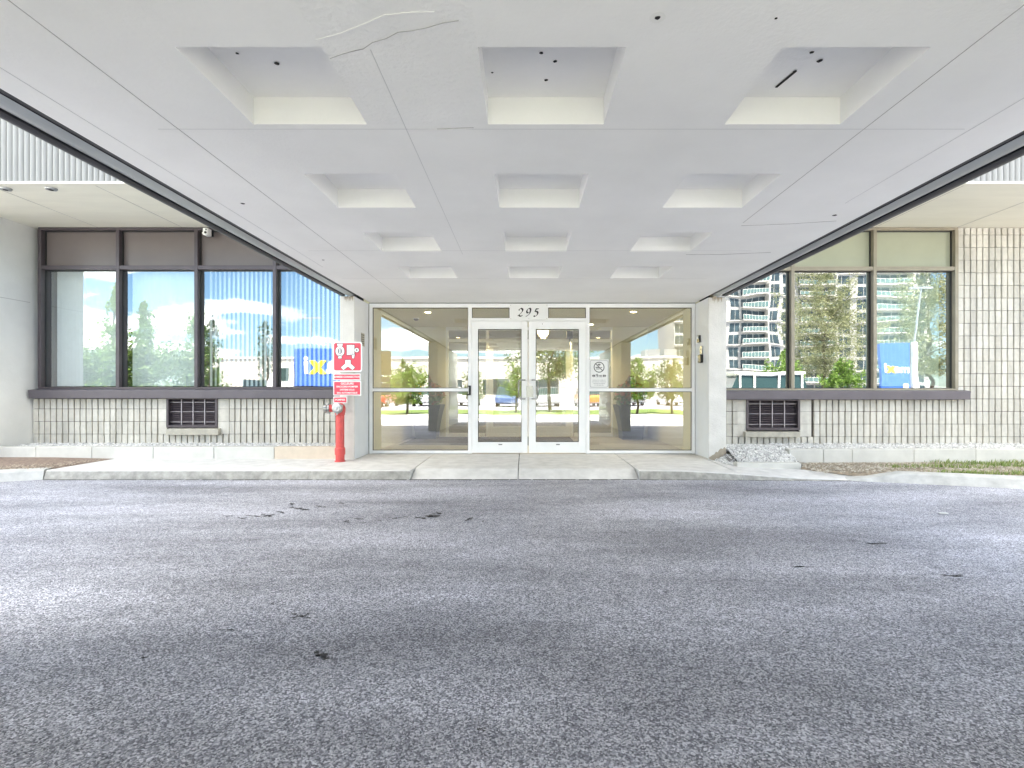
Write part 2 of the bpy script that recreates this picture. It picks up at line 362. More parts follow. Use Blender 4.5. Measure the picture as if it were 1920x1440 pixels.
while xq < 4.2:          # open seam where the asphalt meets the kerb
    wq = rq.uniform(.05, .3); y1 = 6.492 if xq < 2 else 6.492-(xq-2)*.052
    sc.add([(xq, y1-rq.uniform(.008, .03), ZA+.003), (xq+wq, y1-rq.uniform(.008, .03), ZA+.003), (xq+wq, y1+.03, ZA+.003), (xq, y1+.03, ZA+.003)], [(0,1,2,3)]); xq += wq+rq.uniform(0, .05)
tag(sc.build('asphalt_scars', M['asph_dark']), kind='structure')
litter = MB(); litter.add([(fx(1768, 4.68)+u, 4.68+v, ZA+.004) for u, v in ((-.04, -.02), (.035, -.025), (.045, .012), (-.02, .028))], [(0,1,2,3)])
litter.add([(fx(1768, 4.68)+u, 4.68+v, ZA+.009) for u, v in ((-.04, -.02), (.035, -.025), (.045, .012), (-.02, .028))], [(0,1,2,3)])
tag(litter.build('paper_scrap', M['sign_white']), 'small white scrap of paper lying on the asphalt at the right', 'litter')

# pavement in front of the door: (X, back_y, top_back_y?, top_front_y, top_front_z, foot_y, foot_z)
def pavement(name, secs, m, bevel=0):
    mb = MB(); n = len(secs)
    for (X, yb, zb, yf, zf, yk, zk) in secs:
        mb.v += [(X, yb, zb), (X, (yb+yf)/2, (zb+zf)/2), (X, yf, zf), (X, yf-(yf-yk)*.25, zf-.010), (X, yk, zk), (X, yb, zk-.05)]
    for i in range(n-1):
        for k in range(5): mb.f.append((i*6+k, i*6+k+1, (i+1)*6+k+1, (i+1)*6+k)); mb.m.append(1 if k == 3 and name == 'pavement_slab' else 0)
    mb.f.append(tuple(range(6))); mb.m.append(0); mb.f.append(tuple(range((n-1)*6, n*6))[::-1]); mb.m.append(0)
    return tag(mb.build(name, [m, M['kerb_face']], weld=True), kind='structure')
Z0 = -.004
sl = []
for i in range(18):
    X = -6.1+i*(6.1-1.455)/17; sl.append((X, 7.62 if X < -2.74 else 8.30, Z0, 6.55, -.008, 6.50+.004*math.sin(i*2.1), ZA-.02))
# back edge steps at the pier; build as two slabs
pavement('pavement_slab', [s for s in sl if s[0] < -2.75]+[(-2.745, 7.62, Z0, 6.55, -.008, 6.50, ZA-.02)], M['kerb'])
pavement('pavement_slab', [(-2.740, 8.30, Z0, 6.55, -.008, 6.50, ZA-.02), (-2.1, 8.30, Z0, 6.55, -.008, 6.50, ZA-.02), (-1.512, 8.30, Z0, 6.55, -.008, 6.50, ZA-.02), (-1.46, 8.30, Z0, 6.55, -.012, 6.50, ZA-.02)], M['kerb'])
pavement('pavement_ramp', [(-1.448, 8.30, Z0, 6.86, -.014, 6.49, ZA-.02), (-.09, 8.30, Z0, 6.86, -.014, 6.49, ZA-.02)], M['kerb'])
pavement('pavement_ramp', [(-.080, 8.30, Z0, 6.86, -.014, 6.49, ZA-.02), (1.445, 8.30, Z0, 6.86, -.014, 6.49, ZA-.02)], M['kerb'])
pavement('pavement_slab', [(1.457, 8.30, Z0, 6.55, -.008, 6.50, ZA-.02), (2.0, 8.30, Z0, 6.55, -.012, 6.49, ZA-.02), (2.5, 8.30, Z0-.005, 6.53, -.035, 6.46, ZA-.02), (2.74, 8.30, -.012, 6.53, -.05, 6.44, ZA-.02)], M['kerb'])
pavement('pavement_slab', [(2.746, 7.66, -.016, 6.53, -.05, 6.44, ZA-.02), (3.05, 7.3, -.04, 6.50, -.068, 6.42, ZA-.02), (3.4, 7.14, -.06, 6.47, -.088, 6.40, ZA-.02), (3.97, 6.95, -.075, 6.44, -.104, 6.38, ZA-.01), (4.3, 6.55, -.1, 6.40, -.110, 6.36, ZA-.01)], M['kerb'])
def kerb_run(pts, m, width=.2):     # pts: (x, y, ztop) of the front foot line
    mb = MB(); n = len(pts)
    for i, (x, y, zt) in enumerate(pts):
        a = Vector(pts[max(0, i-1)][:2]); b = Vector(pts[min(n-1, i+1)][:2]); d = (b-a).normalized(); nr = Vector((-d.y, d.x))
        if nr.y < 0: nr = -nr
        for off, z in ((0, ZA-.02), (.035, zt-.015), (.05, zt), (width, zt+.002), (width+.01, ZA-.02)):
            mb.v.append((x+nr.x*off, y+nr.y*off, z))
    for i in range(n-1):
        for k in range(4): mb.f.append((i*5+k, i*5+k+1, (i+1)*5+k+1, (i+1)*5+k)); mb.m.append(0)
    mb.f.append(tuple(range(5))); mb.m.append(0); mb.f.append(tuple(range((n-1)*5, n*5))[::-1]); mb.m.append(0)
    return tag(mb.build('kerb', m, weld=True), kind='structure')
kerb_run([(-6.11, 6.50, 0), (-6.35, 6.40, 0), (-6.6, 6.28, 0), (-6.9, 6.1, 0), (-7.4, 5.6, 0), (-7.8, 5.0, 0), (-8.1, 4.2, 0), (-8.2, 2, 0), (-8.2, -1, 0)], M['kerb_side'], .26)
kerb_run([(4.02, 6.385, -.105), (4.3, 6.34, -.075), (4.62, 6.24, -.004), (5.2, 6.05, .0), (5.8, 5.84, 0), (6.6, 5.5, 0), (7.6, 4.9, 0), (8.6, 4.0, 0), (9.2, 2.5, 0)], M['kerb_side'], .22)
s_ = MB(); s_.add([(-6.1, 7.62, .0), (-6.1, 6.74, -.012), (-6.5, 6.55, -.012), (-7.0, 6.3, -.012), (-7.6, 5.7, -.012), (-8.05, 4.9, -.01), (-14, 4.9, 0), (-14, 7.62, .03), (-7, 7.62, .02)], [tuple(range(9))])
tag(s_.build('soil_bed', M['mulch']), kind='structure')
s_ = MB(); s_.add([(3.7, 7.62, -.035), (3.80, 7.02, -.07), (4.3, 6.5, -.09), (4.7, 6.42, -.02), (5.3, 6.24, -.012), (5.9, 6.03, -.012), (6.7, 5.68, -.012), (7.7, 5.1, -.012), (8.8, 4.1, -.012), (16, 4.1, 0), (16, 7.62, -.01)], [tuple(range(11))])
tag(s_.build('dirt_bed', M['soil']), kind='structure')
def clods(name, label, m, n, fn, seed, r0=.004, r1=.014):
    mb = MB(); rnd = random.Random(seed); oc = [(1,0,0),(-1,0,0),(0,1,0),(0,-1,0),(0,0,1),(0,0,-1)]; of = [(0,2,4),(2,1,4),(1,3,4),(3,0,4),(2,0,5),(1,2,5),(3,1,5),(0,3,5)]
    for _ in range(n):
        x, y, z = fn(rnd); r = rnd.uniform(r0, r1)
        mb.add([(x+a*r*rnd.uniform(.7, 2.2), y+b_*r*rnd.uniform(.7, 1.6), z+c_*r*rnd.uniform(.5, 1)) for a, b_, c_ in oc], of)
    return tag(mb.build(name, m), label, 'soil', kind='stuff')
clods('mulch_chips', 'loose reddish mulch chips in the bed at the left picture edge', islandmat('mulch_chip', (.18, .13, .10), (.42, .35, .27)), 2600, lambda r: (r.uniform(-8.6, -6.15), r.uniform(6.6, 7.6), .0), 5)
clods('soil_crumbs', 'loose pale soil and grit between kerb and edging blocks at the right', islandmat('soil_crumb', (.28, .24, .18), (.55, .50, .42)), 3600, lambda r: (r.uniform(3.8, 8.2), r.uniform(6.55, 7.48), -.035 if r.random() < .5 else -.04), 6)
# lawn blades at the right
def blades(name, n, fn, m, h0, h1):
    mb = MB(); rnd = random.Random(11)
    for i in range(n):
        x, y, z, dens = fn(rnd)
        if rnd.random() > dens: continue
        h = rnd.uniform(h0, h1); a = rnd.uniform(0, math.pi); wd = rnd.uniform(.003, .007); lx, ly = rnd.uniform(-.6, .6)*h, rnd.uniform(-.6, .6)*h
        ca, sa = math.cos(a)*wd, math.sin(a)*wd
        mb.add([(x-ca, y-sa, z-.01), (x+ca, y+sa, z-.01), (x+lx*.5+ca*.6, y+ly*.5+sa*.6, z+h*.6), (x+lx, y+ly, z+h)], [(0,1,2),(0,2,3)])
    return mb.build(name, m)
def lawn_pt(r):
    x = r.uniform(4.9, 8.4); y = r.uniform(6.3, 7.45); kf = 6.45-(x-4.62)*.36
    y = kf+.05+(7.46-kf)*r.random()
    d = max(0, noise.noise((x*1.6, y*3.2, 0))*1.8+.10+(x-6.4)*.40)
    return x, y, -.03, min(1, d)
tag(blades('lawn_grass', 15000, lawn_pt, M['grass'], .02, .06), 'thin patchy green grass between the kerb and the stone edging at the right', 'grass', kind='stuff')

# gravel
bed = MB(); bed.quad((-7.88, 7.66, .135), (-2.75, 7.66, .135), (-2.75, 8.30, .15), (-7.88, 8.30, .15))
bed.quad((3.86, 7.56, .125), (14, 7.56, .125), (14, 8.30, .14), (3.86, 8.30, .14))
bed.quad((2.90, 7.22, -.045), (3.90, 7.22, -.03), (3.90, 7.655, .115), (2.97, 7.655, .06)); bed.quad((3.012, 7.655, .10), (3.90, 7.655, .115), (3.90, 7.70, .13), (3.012, 7.70, .13)); bed.quad((3.02, 7.70, .13), (3.90, 7.70, .13), (3.90, 8.30, .138), (3.02, 8.30, .138))
bed.box(3.0, 3.9, 7.19, 7.22, -.14, -.03); bed.quad((2.74, 7.0, -.055), (3.3, 7.0, -.07), (3.3, 7.7, -.045), (2.74, 7.7, -.03))
tag(bed.build('gravel_bed', M['pebble_bed']), kind='structure')
def stones(name, label, areas, seed):
    mb = MB(); rnd = random.Random(seed)
    oc = [(1,0,0),(-1,0,0),(0,1,0),(0,-1,0),(0,0,1),(0,0,-1)]; of = [(0,2,4),(2,1,4),(1,3,4),(3,0,4),(2,0,5),(1,2,5),(3,1,5),(0,3,5)]
    for (x0, x1, y0, y1, zf, n) in areas:
        for _ in range(n):
            x = rnd.uniform(x0, x1); y = rnd.uniform(y0, y1); z = zf(x, y)+rnd.uniform(-.004, .012); r = rnd.uniform(.010, .022)
            q = Matrix.Rotation(rnd.uniform(0, 6.3), 3, Vector((rnd.random(), rnd.random(), rnd.random()+.1)).normalized())
            mb.add([Vector((x, y, z))+q@Vector((a*r*rnd.uniform(.8, 1.3), b*r*rnd.uniform(.8, 1.2), c*r*rnd.uniform(.6, 1)))for a, b, c in oc], of)
    return tag(mb.build(name, M['pebble']), label, 'gravel', kind='stuff')
stones('gravel', 'white crushed stone strip along the foot of the left ribbed wall', [(-7.85, -2.76, 7.78, 8.22, lambda x, y: .147+(y-7.78)*.03, 5200)], 1)
stones('gravel', 'white crushed stone strip and slope along the foot of the right ribbed wall', [(3.9, 9.2, 7.66, 8.22, lambda x, y: .14+(y-7.66)*.03, 5200), (3.03, 3.88, 7.2, 8.22, lambda x, y: min(.14, -.022+(y-7.22)*.335), 3000), (2.84, 3.05, 7.24, 7.645, lambda x, y: (-.03+(y-7.22)*.25)*min(1, max(0, (x-2.84)/.16))-.03, 520)], 2)

# stone edging blocks: each its own thing
def edging(x0, x1, y0, z0, z1, label, m='edging', group='stone edging blocks'):
    mb = MB(); mb.box(x0+.003, x1-.003, y0, y0+.14, z0, z1)
    o = mb.build('edging_block', M[m], bevel=.008); tag(o, label, 'edging', group); return o
jl = [(-40, 67), (67, 172), (172, 287), (287, 401), (401, 514), (514, 637)]
lab_l = ['pale edging block at the left picture edge beside the red mulch', 'pale edging block in front of the grey wing wall corner', 'pale edging block left of the left vent grille',
         'pale edging block below the left vent grille', 'pale edging block just right of the left vent grille', 'warm beige edging block beside the red standpipe']
for (a, b), lb in zip(jl, lab_l):
    edging(fx(a, 7.62), min(fx(b, 7.62), -2.76), 7.62, -.03, .174, lb, 'edging_warm' if 'warm' in lb else 'edging')
jr = [(1480, 1544), (1544, 1598), (1598, 1714), (1714, 1830), (1830, 1950)]
lab_r = ['short pale edging block at the left end of the right row beside the gravel slope', 'second short pale edging block from the gravel slope in the right row', 'long pale edging block under the sill of the right window',
         'pale edging block below the right end of the right window sill', 'pale edging block at the right picture edge behind the grass']
for (a, b), lb in zip(jr, lab_r):
    edging(fx(a, 7.5), fx(b, 7.5), 7.5, -.06, .152, lb)
edging(2.93, 3.82, 7.08, -.12, .008, 'low pale kerb block lying at the foot of the gravel slope beside the right pier')

# ------------------------------------------------------------------ the building
B = thing('office_building', 'low office building with ribbed block walls, white coffered canopy and glazed entrance', 'building', (0, D0, 0))
def part(mb, name, mats, parent=None, **k): return mb.build(name, mats, parent or B, **k)

# canopy ceiling with coffers
ZC = CAMZ+1.435
XB = [-2.48, -1.455, -.846, -.197, .423, 1.07, 1.69, 2.74]
rows = [2.134+1.242*k for k in range(-2, 4)]
YB = [-1.2]
for r0 in rows: YB += [r0, r0+.617]
YB += [8.26]
c = MB(); HD = .146
for i in range(len(XB)-1):
    for j in range(len(YB)-1):
        x0, x1, y0, y1 = XB[i], XB[i+1], YB[j], YB[j+1]
        if i in (1, 3, 5) and j % 2 == 1:
            z0, z1 = ZC, ZC+HD
            c.quad((x0,y0,z1), (x1,y0,z1), (x1,y1,z1), (x0,y1,z1))
            c.quad((x0,y0,z0), (x1,y0,z0), (x1,y0,z1), (x0,y0,z1)); c.quad((x0,y1,z0), (x1,y1,z0), (x1,y1,z1), (x0,y1,z1))
            c.quad((x0,y0,z0), (x0,y1,z0), (x0,y1,z1), (x0,y0,z1)); c.quad((x1,y0,z0), (x1,y1,z0), (x1,y1,z1), (x1,y0,z1))
        else:
            c.quad((x0,y0,ZC), (x1,y0,ZC), (x1,y1,ZC), (x0,y1,ZC), 1 if (i == 2 and j in (4, 5)) else 0)
c.box(-2.48, 2.74, -1.2, 8.26, ZC+.2, ZC+.5)
c.box(-2.48, 2.74, -1.24, -1.2, ZC-.0, ZC+.5)
canopy = part(c, 'canopy', [M['ceil'], M['ceil_rough']])
# joints, cracks and anchor holes in the canopy ceiling
def cp(px, py, H=1.435, dz=0): 
    D = H*962/(735-py); return Vector(((px-984)*D/962, D, CAMZ+H-.0015-dz))
def line(mb, a, b, wd, m=0, z=None):
    a, b = Vector(a), Vector(b); d = (b-a); d.z = 0; d.normalize(); n = Vector((-d.y, d.x, 0))*wd/2
    mb.add([a-n, b-n, b+n, a+n, (a-n)+Vector((0,0,-.002)), (b-n)+Vector((0,0,-.002)), (b+n)+Vector((0,0,-.002)), (a+n)+Vector((0,0,-.002))],
           [(0,1,2,3),(4,7,6,5),(0,4,5,1),(1,5,6,2),(2,6,7,3),(3,7,4,0)], m)
j = MB()
zz_ = ZC+.0005
for X, y0, y1, wd, m in ((-1.89, -1.1, 8.2, .0035, 0), (-2.32, -1.1, 5.9, .003, 1), (-.647, 2.15, 5.35, .0035, 1), (1.85, -1.1, 4.35, .0035, 0), (2.435, -1.1, 3.9, .003, 1)):
    line(j, (X, y0, zz_), (X, y1, zz_), wd, m)
for Y, x0, x1, wd, m in ((2.80, -2.0, 2.4, .004, 1), (5.21, -2.2, 2.3, .004, 1), (6.47, -2.3, 2.3, .004, 1), (-.6, -2.4, 2.6, .004, 1)):
    line(j, (x0, Y, zz_+.0006), (x1, Y, zz_+.0006), wd, m)
def crack(mb, pts, wd, m, seed, jit=.006):
    rnd = random.Random(seed); P = [cp(*p) for p in pts]; out = []
    for a, b in zip(P, P[1:]):
        n = max(2, int((b-a).length/.05))
        for i in range(n): q = a.lerp(b, i/n); out.append(q+Vector((rnd.uniform(-jit, jit), rnd.uniform(-jit, jit), 0)))
    out.append(P[-1])
    for a, b in zip(out, out[1:]): line(mb, a+Vector((0, 0, .001)), b+Vector((0, 0, .001)), wd*rnd.uniform(.6, 1.3), m)
crack(j, [(620, 108), (680, 90), (745, 62), (800, 50), (860, 38)], .0025, 0, 1)
crack(j, [(592, 75), (640, 62), (725, 28), (760, 24), (815, 22)], .009, 2, 2, .001)
crack(j, [(765, 243), (830, 243), (890, 240)], .007, 2, 3, .002)
crack(j, [(820, 241), (888, 239)], .003, 0, 8, .003)
crack(j, [(1390, 423), (1470, 420), (1568, 414)], .004, 0, 4, .003)
crack(j, [(1286, 477), (1350, 477), (1445, 473)], .008, 0, 5, .002)
part(j, 'ceiling_joint', [M['joint'], M['joint_soft'], M['ceil']], canopy)
hb = MB()
for (px, py, r, H) in ((1233,32,.011,1.435),(1455,33,.006,1.435),(455,381,.016,1.435),(606,487,.014,1.435),(1565,403,.018,1.435),(519,118,.013,1.58),(445,99,.008,1.58),(1015,98,.010,1.58),
        (1041,114,.010,1.58),(1024,149,.010,1.58),(923,135,.006,1.58),(1522,97,.011,1.58),(1537,113,.013,1.58),(1490,133,.011,1.58),(675,442,.012,1.58),(1190,497,.02,1.58),(1455,33,.005,1.435)):
    D = H*962/(735-py); X = (px-984)*D/962; zt = CAMZ+H+.001
    rr = random.Random(px); n = 10
    hb = MB(); hb.add([(X, D, zt-.004)]+[(X+r*rr.uniform(.8, 1.15)*math.cos(6.283*i/n), D+r*rr.uniform(.8, 1.15)*math.sin(6.283*i/n), zt-.004) for i in range(n)], [(0, (i+1) % n+1, i+1) for i in range(n)]); part(hb, 'anchor_hole', M['hole'], canopy)
hb = MB(); line(hb, (cp(1490, 134, 1.58)+Vector((0,0,.0))), cp(1455, 163, 1.58), .014)
part(hb, 'slot_hole', M['hole'], canopy)
hb = MB(); D = 1.435*962/(735-32); X = (1233-984)*D/962
hb.lathe((X, D, ZC-.0022), (0,0,1), [(0,.030),(.002,.028)], 18); part(hb, 'patch_ring', M['sign_white'], canopy)
# edge beams
def beam(inner, outer, name):
    s = 1 if outer > inner else -1
    wd = abs(outer-inner); prof = [(0, .06), (0, .004), (.004, .0), (.030, .0), (.030, .05), (.036, .05), (.036, -.004)]
    for i in range(8):
        t = i/7; prof.append((.036+.125*t, -.004-.016*math.sin(math.pi*t)))
    prof += [(.165, .012), (.171, .012)]
    dark_from = len(prof)
    for i in range(7):
        t = i/6; prof.append((.171+(wd-.171)*t, -.006-.018*math.sin(math.pi*min(1, .15+t*.85))))
    prof += [(wd, .5), (0, .5)]
    mb = MB(); n = len(prof); ys = [-1.2, 1.0, 3.2, 5.4, 7.57]
    for y in ys:
        for (o, z) in prof: mb.v.append((inner+s*o, y, ZC+z))
    for k in range(len(ys)-1):
        for i in range(n):
            a, b = i, (i+1) % n
            mi = 0 if 6 <= i < dark_from-2 else 1
            mb.f.append((k*n+a, k*n+b, (k+1)*n+b, (k+1)*n+a)); mb.m.append(mi)
    mb.f.append(tuple(range(n))); mb.m.append(1); mb.f.append(tuple(range((len(ys)-1)*n, len(ys)*n))); mb.m.append(1)
    return part(mb, name, [M['beam_light'], M['beam_dark']], canopy, weld=True)
beam(-2.48, -2.735, 'edge_beam'); beam(2.74, 3.015, 'edge_beam')
# side walls holding the outer end of the canopy
for (x0, x1) in ((-2.73, -2.48), (2.74, 3.01)):
    mb = MB(); mb.box(x0, x1, -2.4, 2.0, ZA-.02, ZC-.03); part(mb, 'canopy_side_wall', M['stucco'], canopy)

# piers
def pier(x0, x1, yf, zb, reveal_right):
    mb = MB(); mb.box(x0, x1, yf, 8.9, zb, ZC-.022)
    p = part(mb, 'pier', [M['stucco']], bevel=.006)
    r = MB()
    if reveal_right: r.box(x1, x1+.003, yf+.012, 8.235, 0, ZC-.024)
    else: r.box(x0-.003, x0, yf+.012, 8.235, 0, ZC-.024)
    r.m = [0]*len(r.m); part(r, 'painted_reveal', M['reveal'], p)
    return p
pl = pier(-2.73, -2.513, 7.57, -.02, True)
pr = pier(2.743, 3.01, 7.66, -.10, False)
def stain(mb, x0, x1, y, z0, zpts):
    n = len(zpts); xs = [x0+(x1-x0)*i/(n-1) for i in range(n)]
    for i in range(n-1): mb.quad((xs[i], y, z0), (xs[i+1], y, z0), (xs[i+1], y, zpts[i+1]), (xs[i], y, zpts[i]))
mb = MB(); stain(mb, 2.752, 3.004, 7.6575, -.09, [.02, .03, .05, .06, .10, .09, .13, .15, .14, .17, .14])
part(mb, 'dirt_stain', M['stucco_dirty'], pr)
for (x0_, x1_, yy, pp) in ((-2.66, -2.53, 7.5675, pl), (2.80, 2.95, 7.6575, pr)):
    mb = MB(); rq = random.Random(9)
    for i in range(7):
        a = x0_+(x1_-x0_)*i/7; mb.quad((a, yy, ZC-.024), (a+.016, yy, ZC-.024), (a+.012, yy, ZC-.03-rq.uniform(.01, .09)), (a+.006, yy, ZC-.03-rq.uniform(.01, .09)))
    part(mb, 'drip_stain', M['rust'], pp)
# walls above entrance to canopy (hidden), unseen upper storeys and roof raised to shade the drive
mb = MB()
mb.box(-14, -7.89, 7.4, 22, ZA, 3.63); part(mb, 'wing_wall', M['wing'])
mb = MB(); mb.box(-7.893, -7.887, 7.42, 8.18, 2.413, 2.421); part(mb, 'panel_joint', M['joint'])
mb = MB(); mb.box(-14, 14, 6.53, 22, 3.66, 14.8); part(mb, 'unseen_upper_wall', M['tower'])
mb = MB(); mb.box(-14.1, 14.1, 6.4, 22.1, 14.8, 15.0); part(mb, 'roof', M['tower'])  # out of view; height chosen so the building's shadow covers the drive
mb = MB(); mb.box(-14, 14, 6.49, 8.9, 3.625, 3.66); mb.box(-14, 14, 6.455, 6.49, 3.615, 3.64); soff = part(mb, 'soffit', M['soffit'])
mb = MB()
for X in (-6.83, -5.48, -4.1, 4.3, 5.6, 6.92, 8.3): mb = MB(); mb.box(X-.0025, X+.0025, 6.55, 8.2, 3.6225, 3.626); part(mb, 'soffit_joint', M['joint'], soff)
# corrugated fascia
mb = MB(); pit = .0728; n = 10; x = -13.9; k = 0; xs = []
while x < 13.9:
    for i in range(n):
        t = i/n; xs.append((x+pit*t, 6.50-.042*math.sin(math.pi*t)**.8 if t < 1 else 6.5))
    x += pit
base = 0
for (X, Y) in xs: mb.v += [(X, Y, 3.642), (X, Y, 14.78)]
for i in range(len(xs)-1): mb.f.append((2*i, 2*i+2, 2*i+3, 2*i+1)); mb.m.append(0)
part(mb, 'corrugated_fascia', M['fascia'], smooth=False)

# ribbed block wall
def ribwall(segs, name, label=None):
    mb = MB(); rnd = random.Random(5)
    for (x0, x1, courses, pitch, plain) in segs:
        cz = courses
        for z0, z1 in zip(cz, cz[1:]):
            nx = max(1, round((x1-x0)/pitch)); p = (x1-x0)/nx
            for i in range(nx):
                a = x0+i*p; b = a+p
                if plain and any(px0 < (a+b)/2 < px1 and pz0 < (z0+z1)/2 < pz1 for (px0, px1, pz0, pz1) in plain): continue
                jy = rnd.uniform(-.004, .004); gap = .0105+rnd.uniform(-.0012, .002)
                # rib: front narrower than its root, rough front
                yf = 8.215+jy; yr = 8.262
                vs_ = [(a+.0085, yr, z0+.004), (b-.0085, yr, z0+.004), (b-.0085, yr, z1-.004), (a+.0085, yr, z1-.004)]
                f_ = []
                for k in range(5):
                    zk = z0+.004+(z1-z0-.008)*k/4
                    jl_, jr_ = rnd.uniform(-.0014, .0014), rnd.uniform(-.0014, .0014)
                    if rnd.random() < .05: jl_ += rnd.uniform(.003, .01)
                    vs_ += [(a+gap+jl_, yf+rnd.uniform(-.0015, .0015), zk), (b-gap+jr_, yf+rnd.uniform(-.0015, .0015), zk)]
                f_ = []
                for k in range(4): f_.append((4+2*k, 5+2*k, 7+2*k, 6+2*k))
                f_ += [(0, 4, 6, 8, 10, 12, 3), (1, 2, 13, 11, 9, 7, 5), (0, 1, 5, 4), (3, 12, 13, 2)]
                mb.add(vs_, f_)
        for (px0, px1, pz0, pz1) in (plain or []):
            zs = [z for z in cz if pz0-.02 <= z <= pz1+.02]
            for z0, z1 in zip(zs, zs[1:]):
                mb.box(px0+.002, px1-.002, 8.222, 8.262, z0+.002, z1-.002)
    return mb
zl = [.10, .183, .389, .583, .777, .887]       # course lines left (z)
zl = [fz(850), fz(813.5), fz(790), fz(766.5), fz(747.5)]
VL = (fx(316), fx(411)); VR = (fx(1397), fx(1497))
mb = ribwall([(-7.88, -2.74, zl, .0955, [(fx(300), VL[0], zl[1], zl[-1]), (VL[0], VL[1], zl[1], zl[-1]), (VL[1], fx(432), zl[1], zl[-1])])], 'w')
# remove the block filling the vent itself: rebuilt as opening
def drop_box(mb, x0, x1, z0):
    keep = [i for i, f in enumerate(mb.f) if not all(x0-.001 <= mb.v[k][0] <= x1+.001 and mb.v[k][2] >= z0-.02 for k in f)]
    mb.f = [mb.f[i] for i in keep]; mb.m = [mb.m[i] for i in keep]
drop_box(mb, VL[0], VL[1], zl[1])
wl = part(mb, 'ribbed_wall', M['block'])
zr = [fz(860), fz(842), fz(819), fz(795.6), fz(772), fz(749)]
zr2 = [zr[1]+.2020*i for i in range(-1, 18)]
zr2 = [z for z in zr2 if z < 3.60]+[3.622]
zlow = [z for z in zr2 if z < .875]+[.868]
zlow = sorted(set(zlow))
zlow = [z for z in zlow if not (z != .868 and abs(z-.868) < .03)]
mb = ribwall([(3.02, 6.935, zlow, .0999, [(fx(1381), VR[0], zlow[2], zlow[-1]), (VR[0], VR[1], zlow[2], zlow[-1]), (VR[1], fx(1519), zlow[2], zlow[-1])])], 'w')
drop_box(mb, VR[0], VR[1], zlow[2])
m2 = ribwall([(6.935, 13.9, zr2, .0999, None)], 'w')
mb.add(m2.v, m2.f)
wr = part(mb, 'ribbed_wall', M['block'])
# mortar behind the ribs with vent openings left out
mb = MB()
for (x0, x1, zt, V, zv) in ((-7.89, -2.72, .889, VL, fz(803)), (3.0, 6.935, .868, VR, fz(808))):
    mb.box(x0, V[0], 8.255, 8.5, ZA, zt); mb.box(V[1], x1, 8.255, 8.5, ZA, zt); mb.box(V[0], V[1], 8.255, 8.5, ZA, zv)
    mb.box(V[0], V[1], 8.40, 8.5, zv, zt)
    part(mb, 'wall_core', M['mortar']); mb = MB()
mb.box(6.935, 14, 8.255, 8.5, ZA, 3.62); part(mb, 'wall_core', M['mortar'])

# vent grilles
def vent(V, ztop, zb, zl0, ledge):
    x0, x1 = V
    mb = MB(); fw = .035
    mb.box(x0, x0+fw, 8.205, 8.36, zb, ztop); mb.box(x1-fw, x1, 8.205, 8.36, zb, ztop); mb.box(x0+fw, x1-fw, 8.205, 8.36, zb, zb+fw); mb.box(x0+fw, x1-fw, 8.205, 8.36, ztop-.012, ztop)
    v = part(mb, 'vent_grille', M['alu_dark'])
    s = MB(); n = 14
    for i in range(n):
        z = zb+fw+(ztop-zb-fw-.02)*(i+.3)/n
        s.add([(x0+fw, 8.27, z), (x1-fw, 8.27, z), (x1-fw, 8.31, z+.022), (x0+fw, 8.31, z+.022), (x0+fw, 8.27, z-.004), (x1-fw, 8.27, z-.004), (x1-fw, 8.31, z+.018), (x0+fw, 8.31, z+.018)],
              [(0,1,2,3),(7,6,5,4),(0,4,5,1),(3,2,6,7)])
    part(s, 'louvre_slats', M['louvre'], v)
    b = MB()
    for k in (1, 2, 3): X = x0+fw+(x1-x0-2*fw)*k/4; b.box(X-.006, X+.006, 8.238, 8.25, zb+fw-.01, ztop-.01)
    for zz2 in (.12, .5, .86): z = zb+fw+(ztop-zb-fw)*zz2; b.box(x0+fw-.01, x1-fw+.01, 8.2505, 8.258, z-.004, z+.004)
    part(b, 'security_bar', M['grille_bar'], v)
    l = MB(); l.add([(ledge[0], 8.14, ledge[2]), (ledge[1], 8.14, ledge[2]), (ledge[1], 8.14, ledge[3]-.02), (ledge[0], 8.14, ledge[3]-.02), (ledge[0], 8.36, ledge[2]), (ledge[1], 8.36, ledge[2]), (ledge[1], 8.36, ledge[3]), (ledge[0], 8.36, ledge[3])],
                    [(0,1,2,3),(3,2,6,7),(4,7,6,5),(0,4,5,1),(0,3,7,4),(1,5,6,2)])
    part(l, 'ledge', M['ledge'], v, bevel=.006)
vent(VL, .885, fz(801), 0, (fx(311, 8.14), fx(409, 8.14), fz(816, 8.14), fz(802, 8.14)))
vent(VR, .862, fz(806), 0, (fx(1398, 8.14), fx(1501, 8.14), fz(820, 8.14), fz(808, 8.14)))

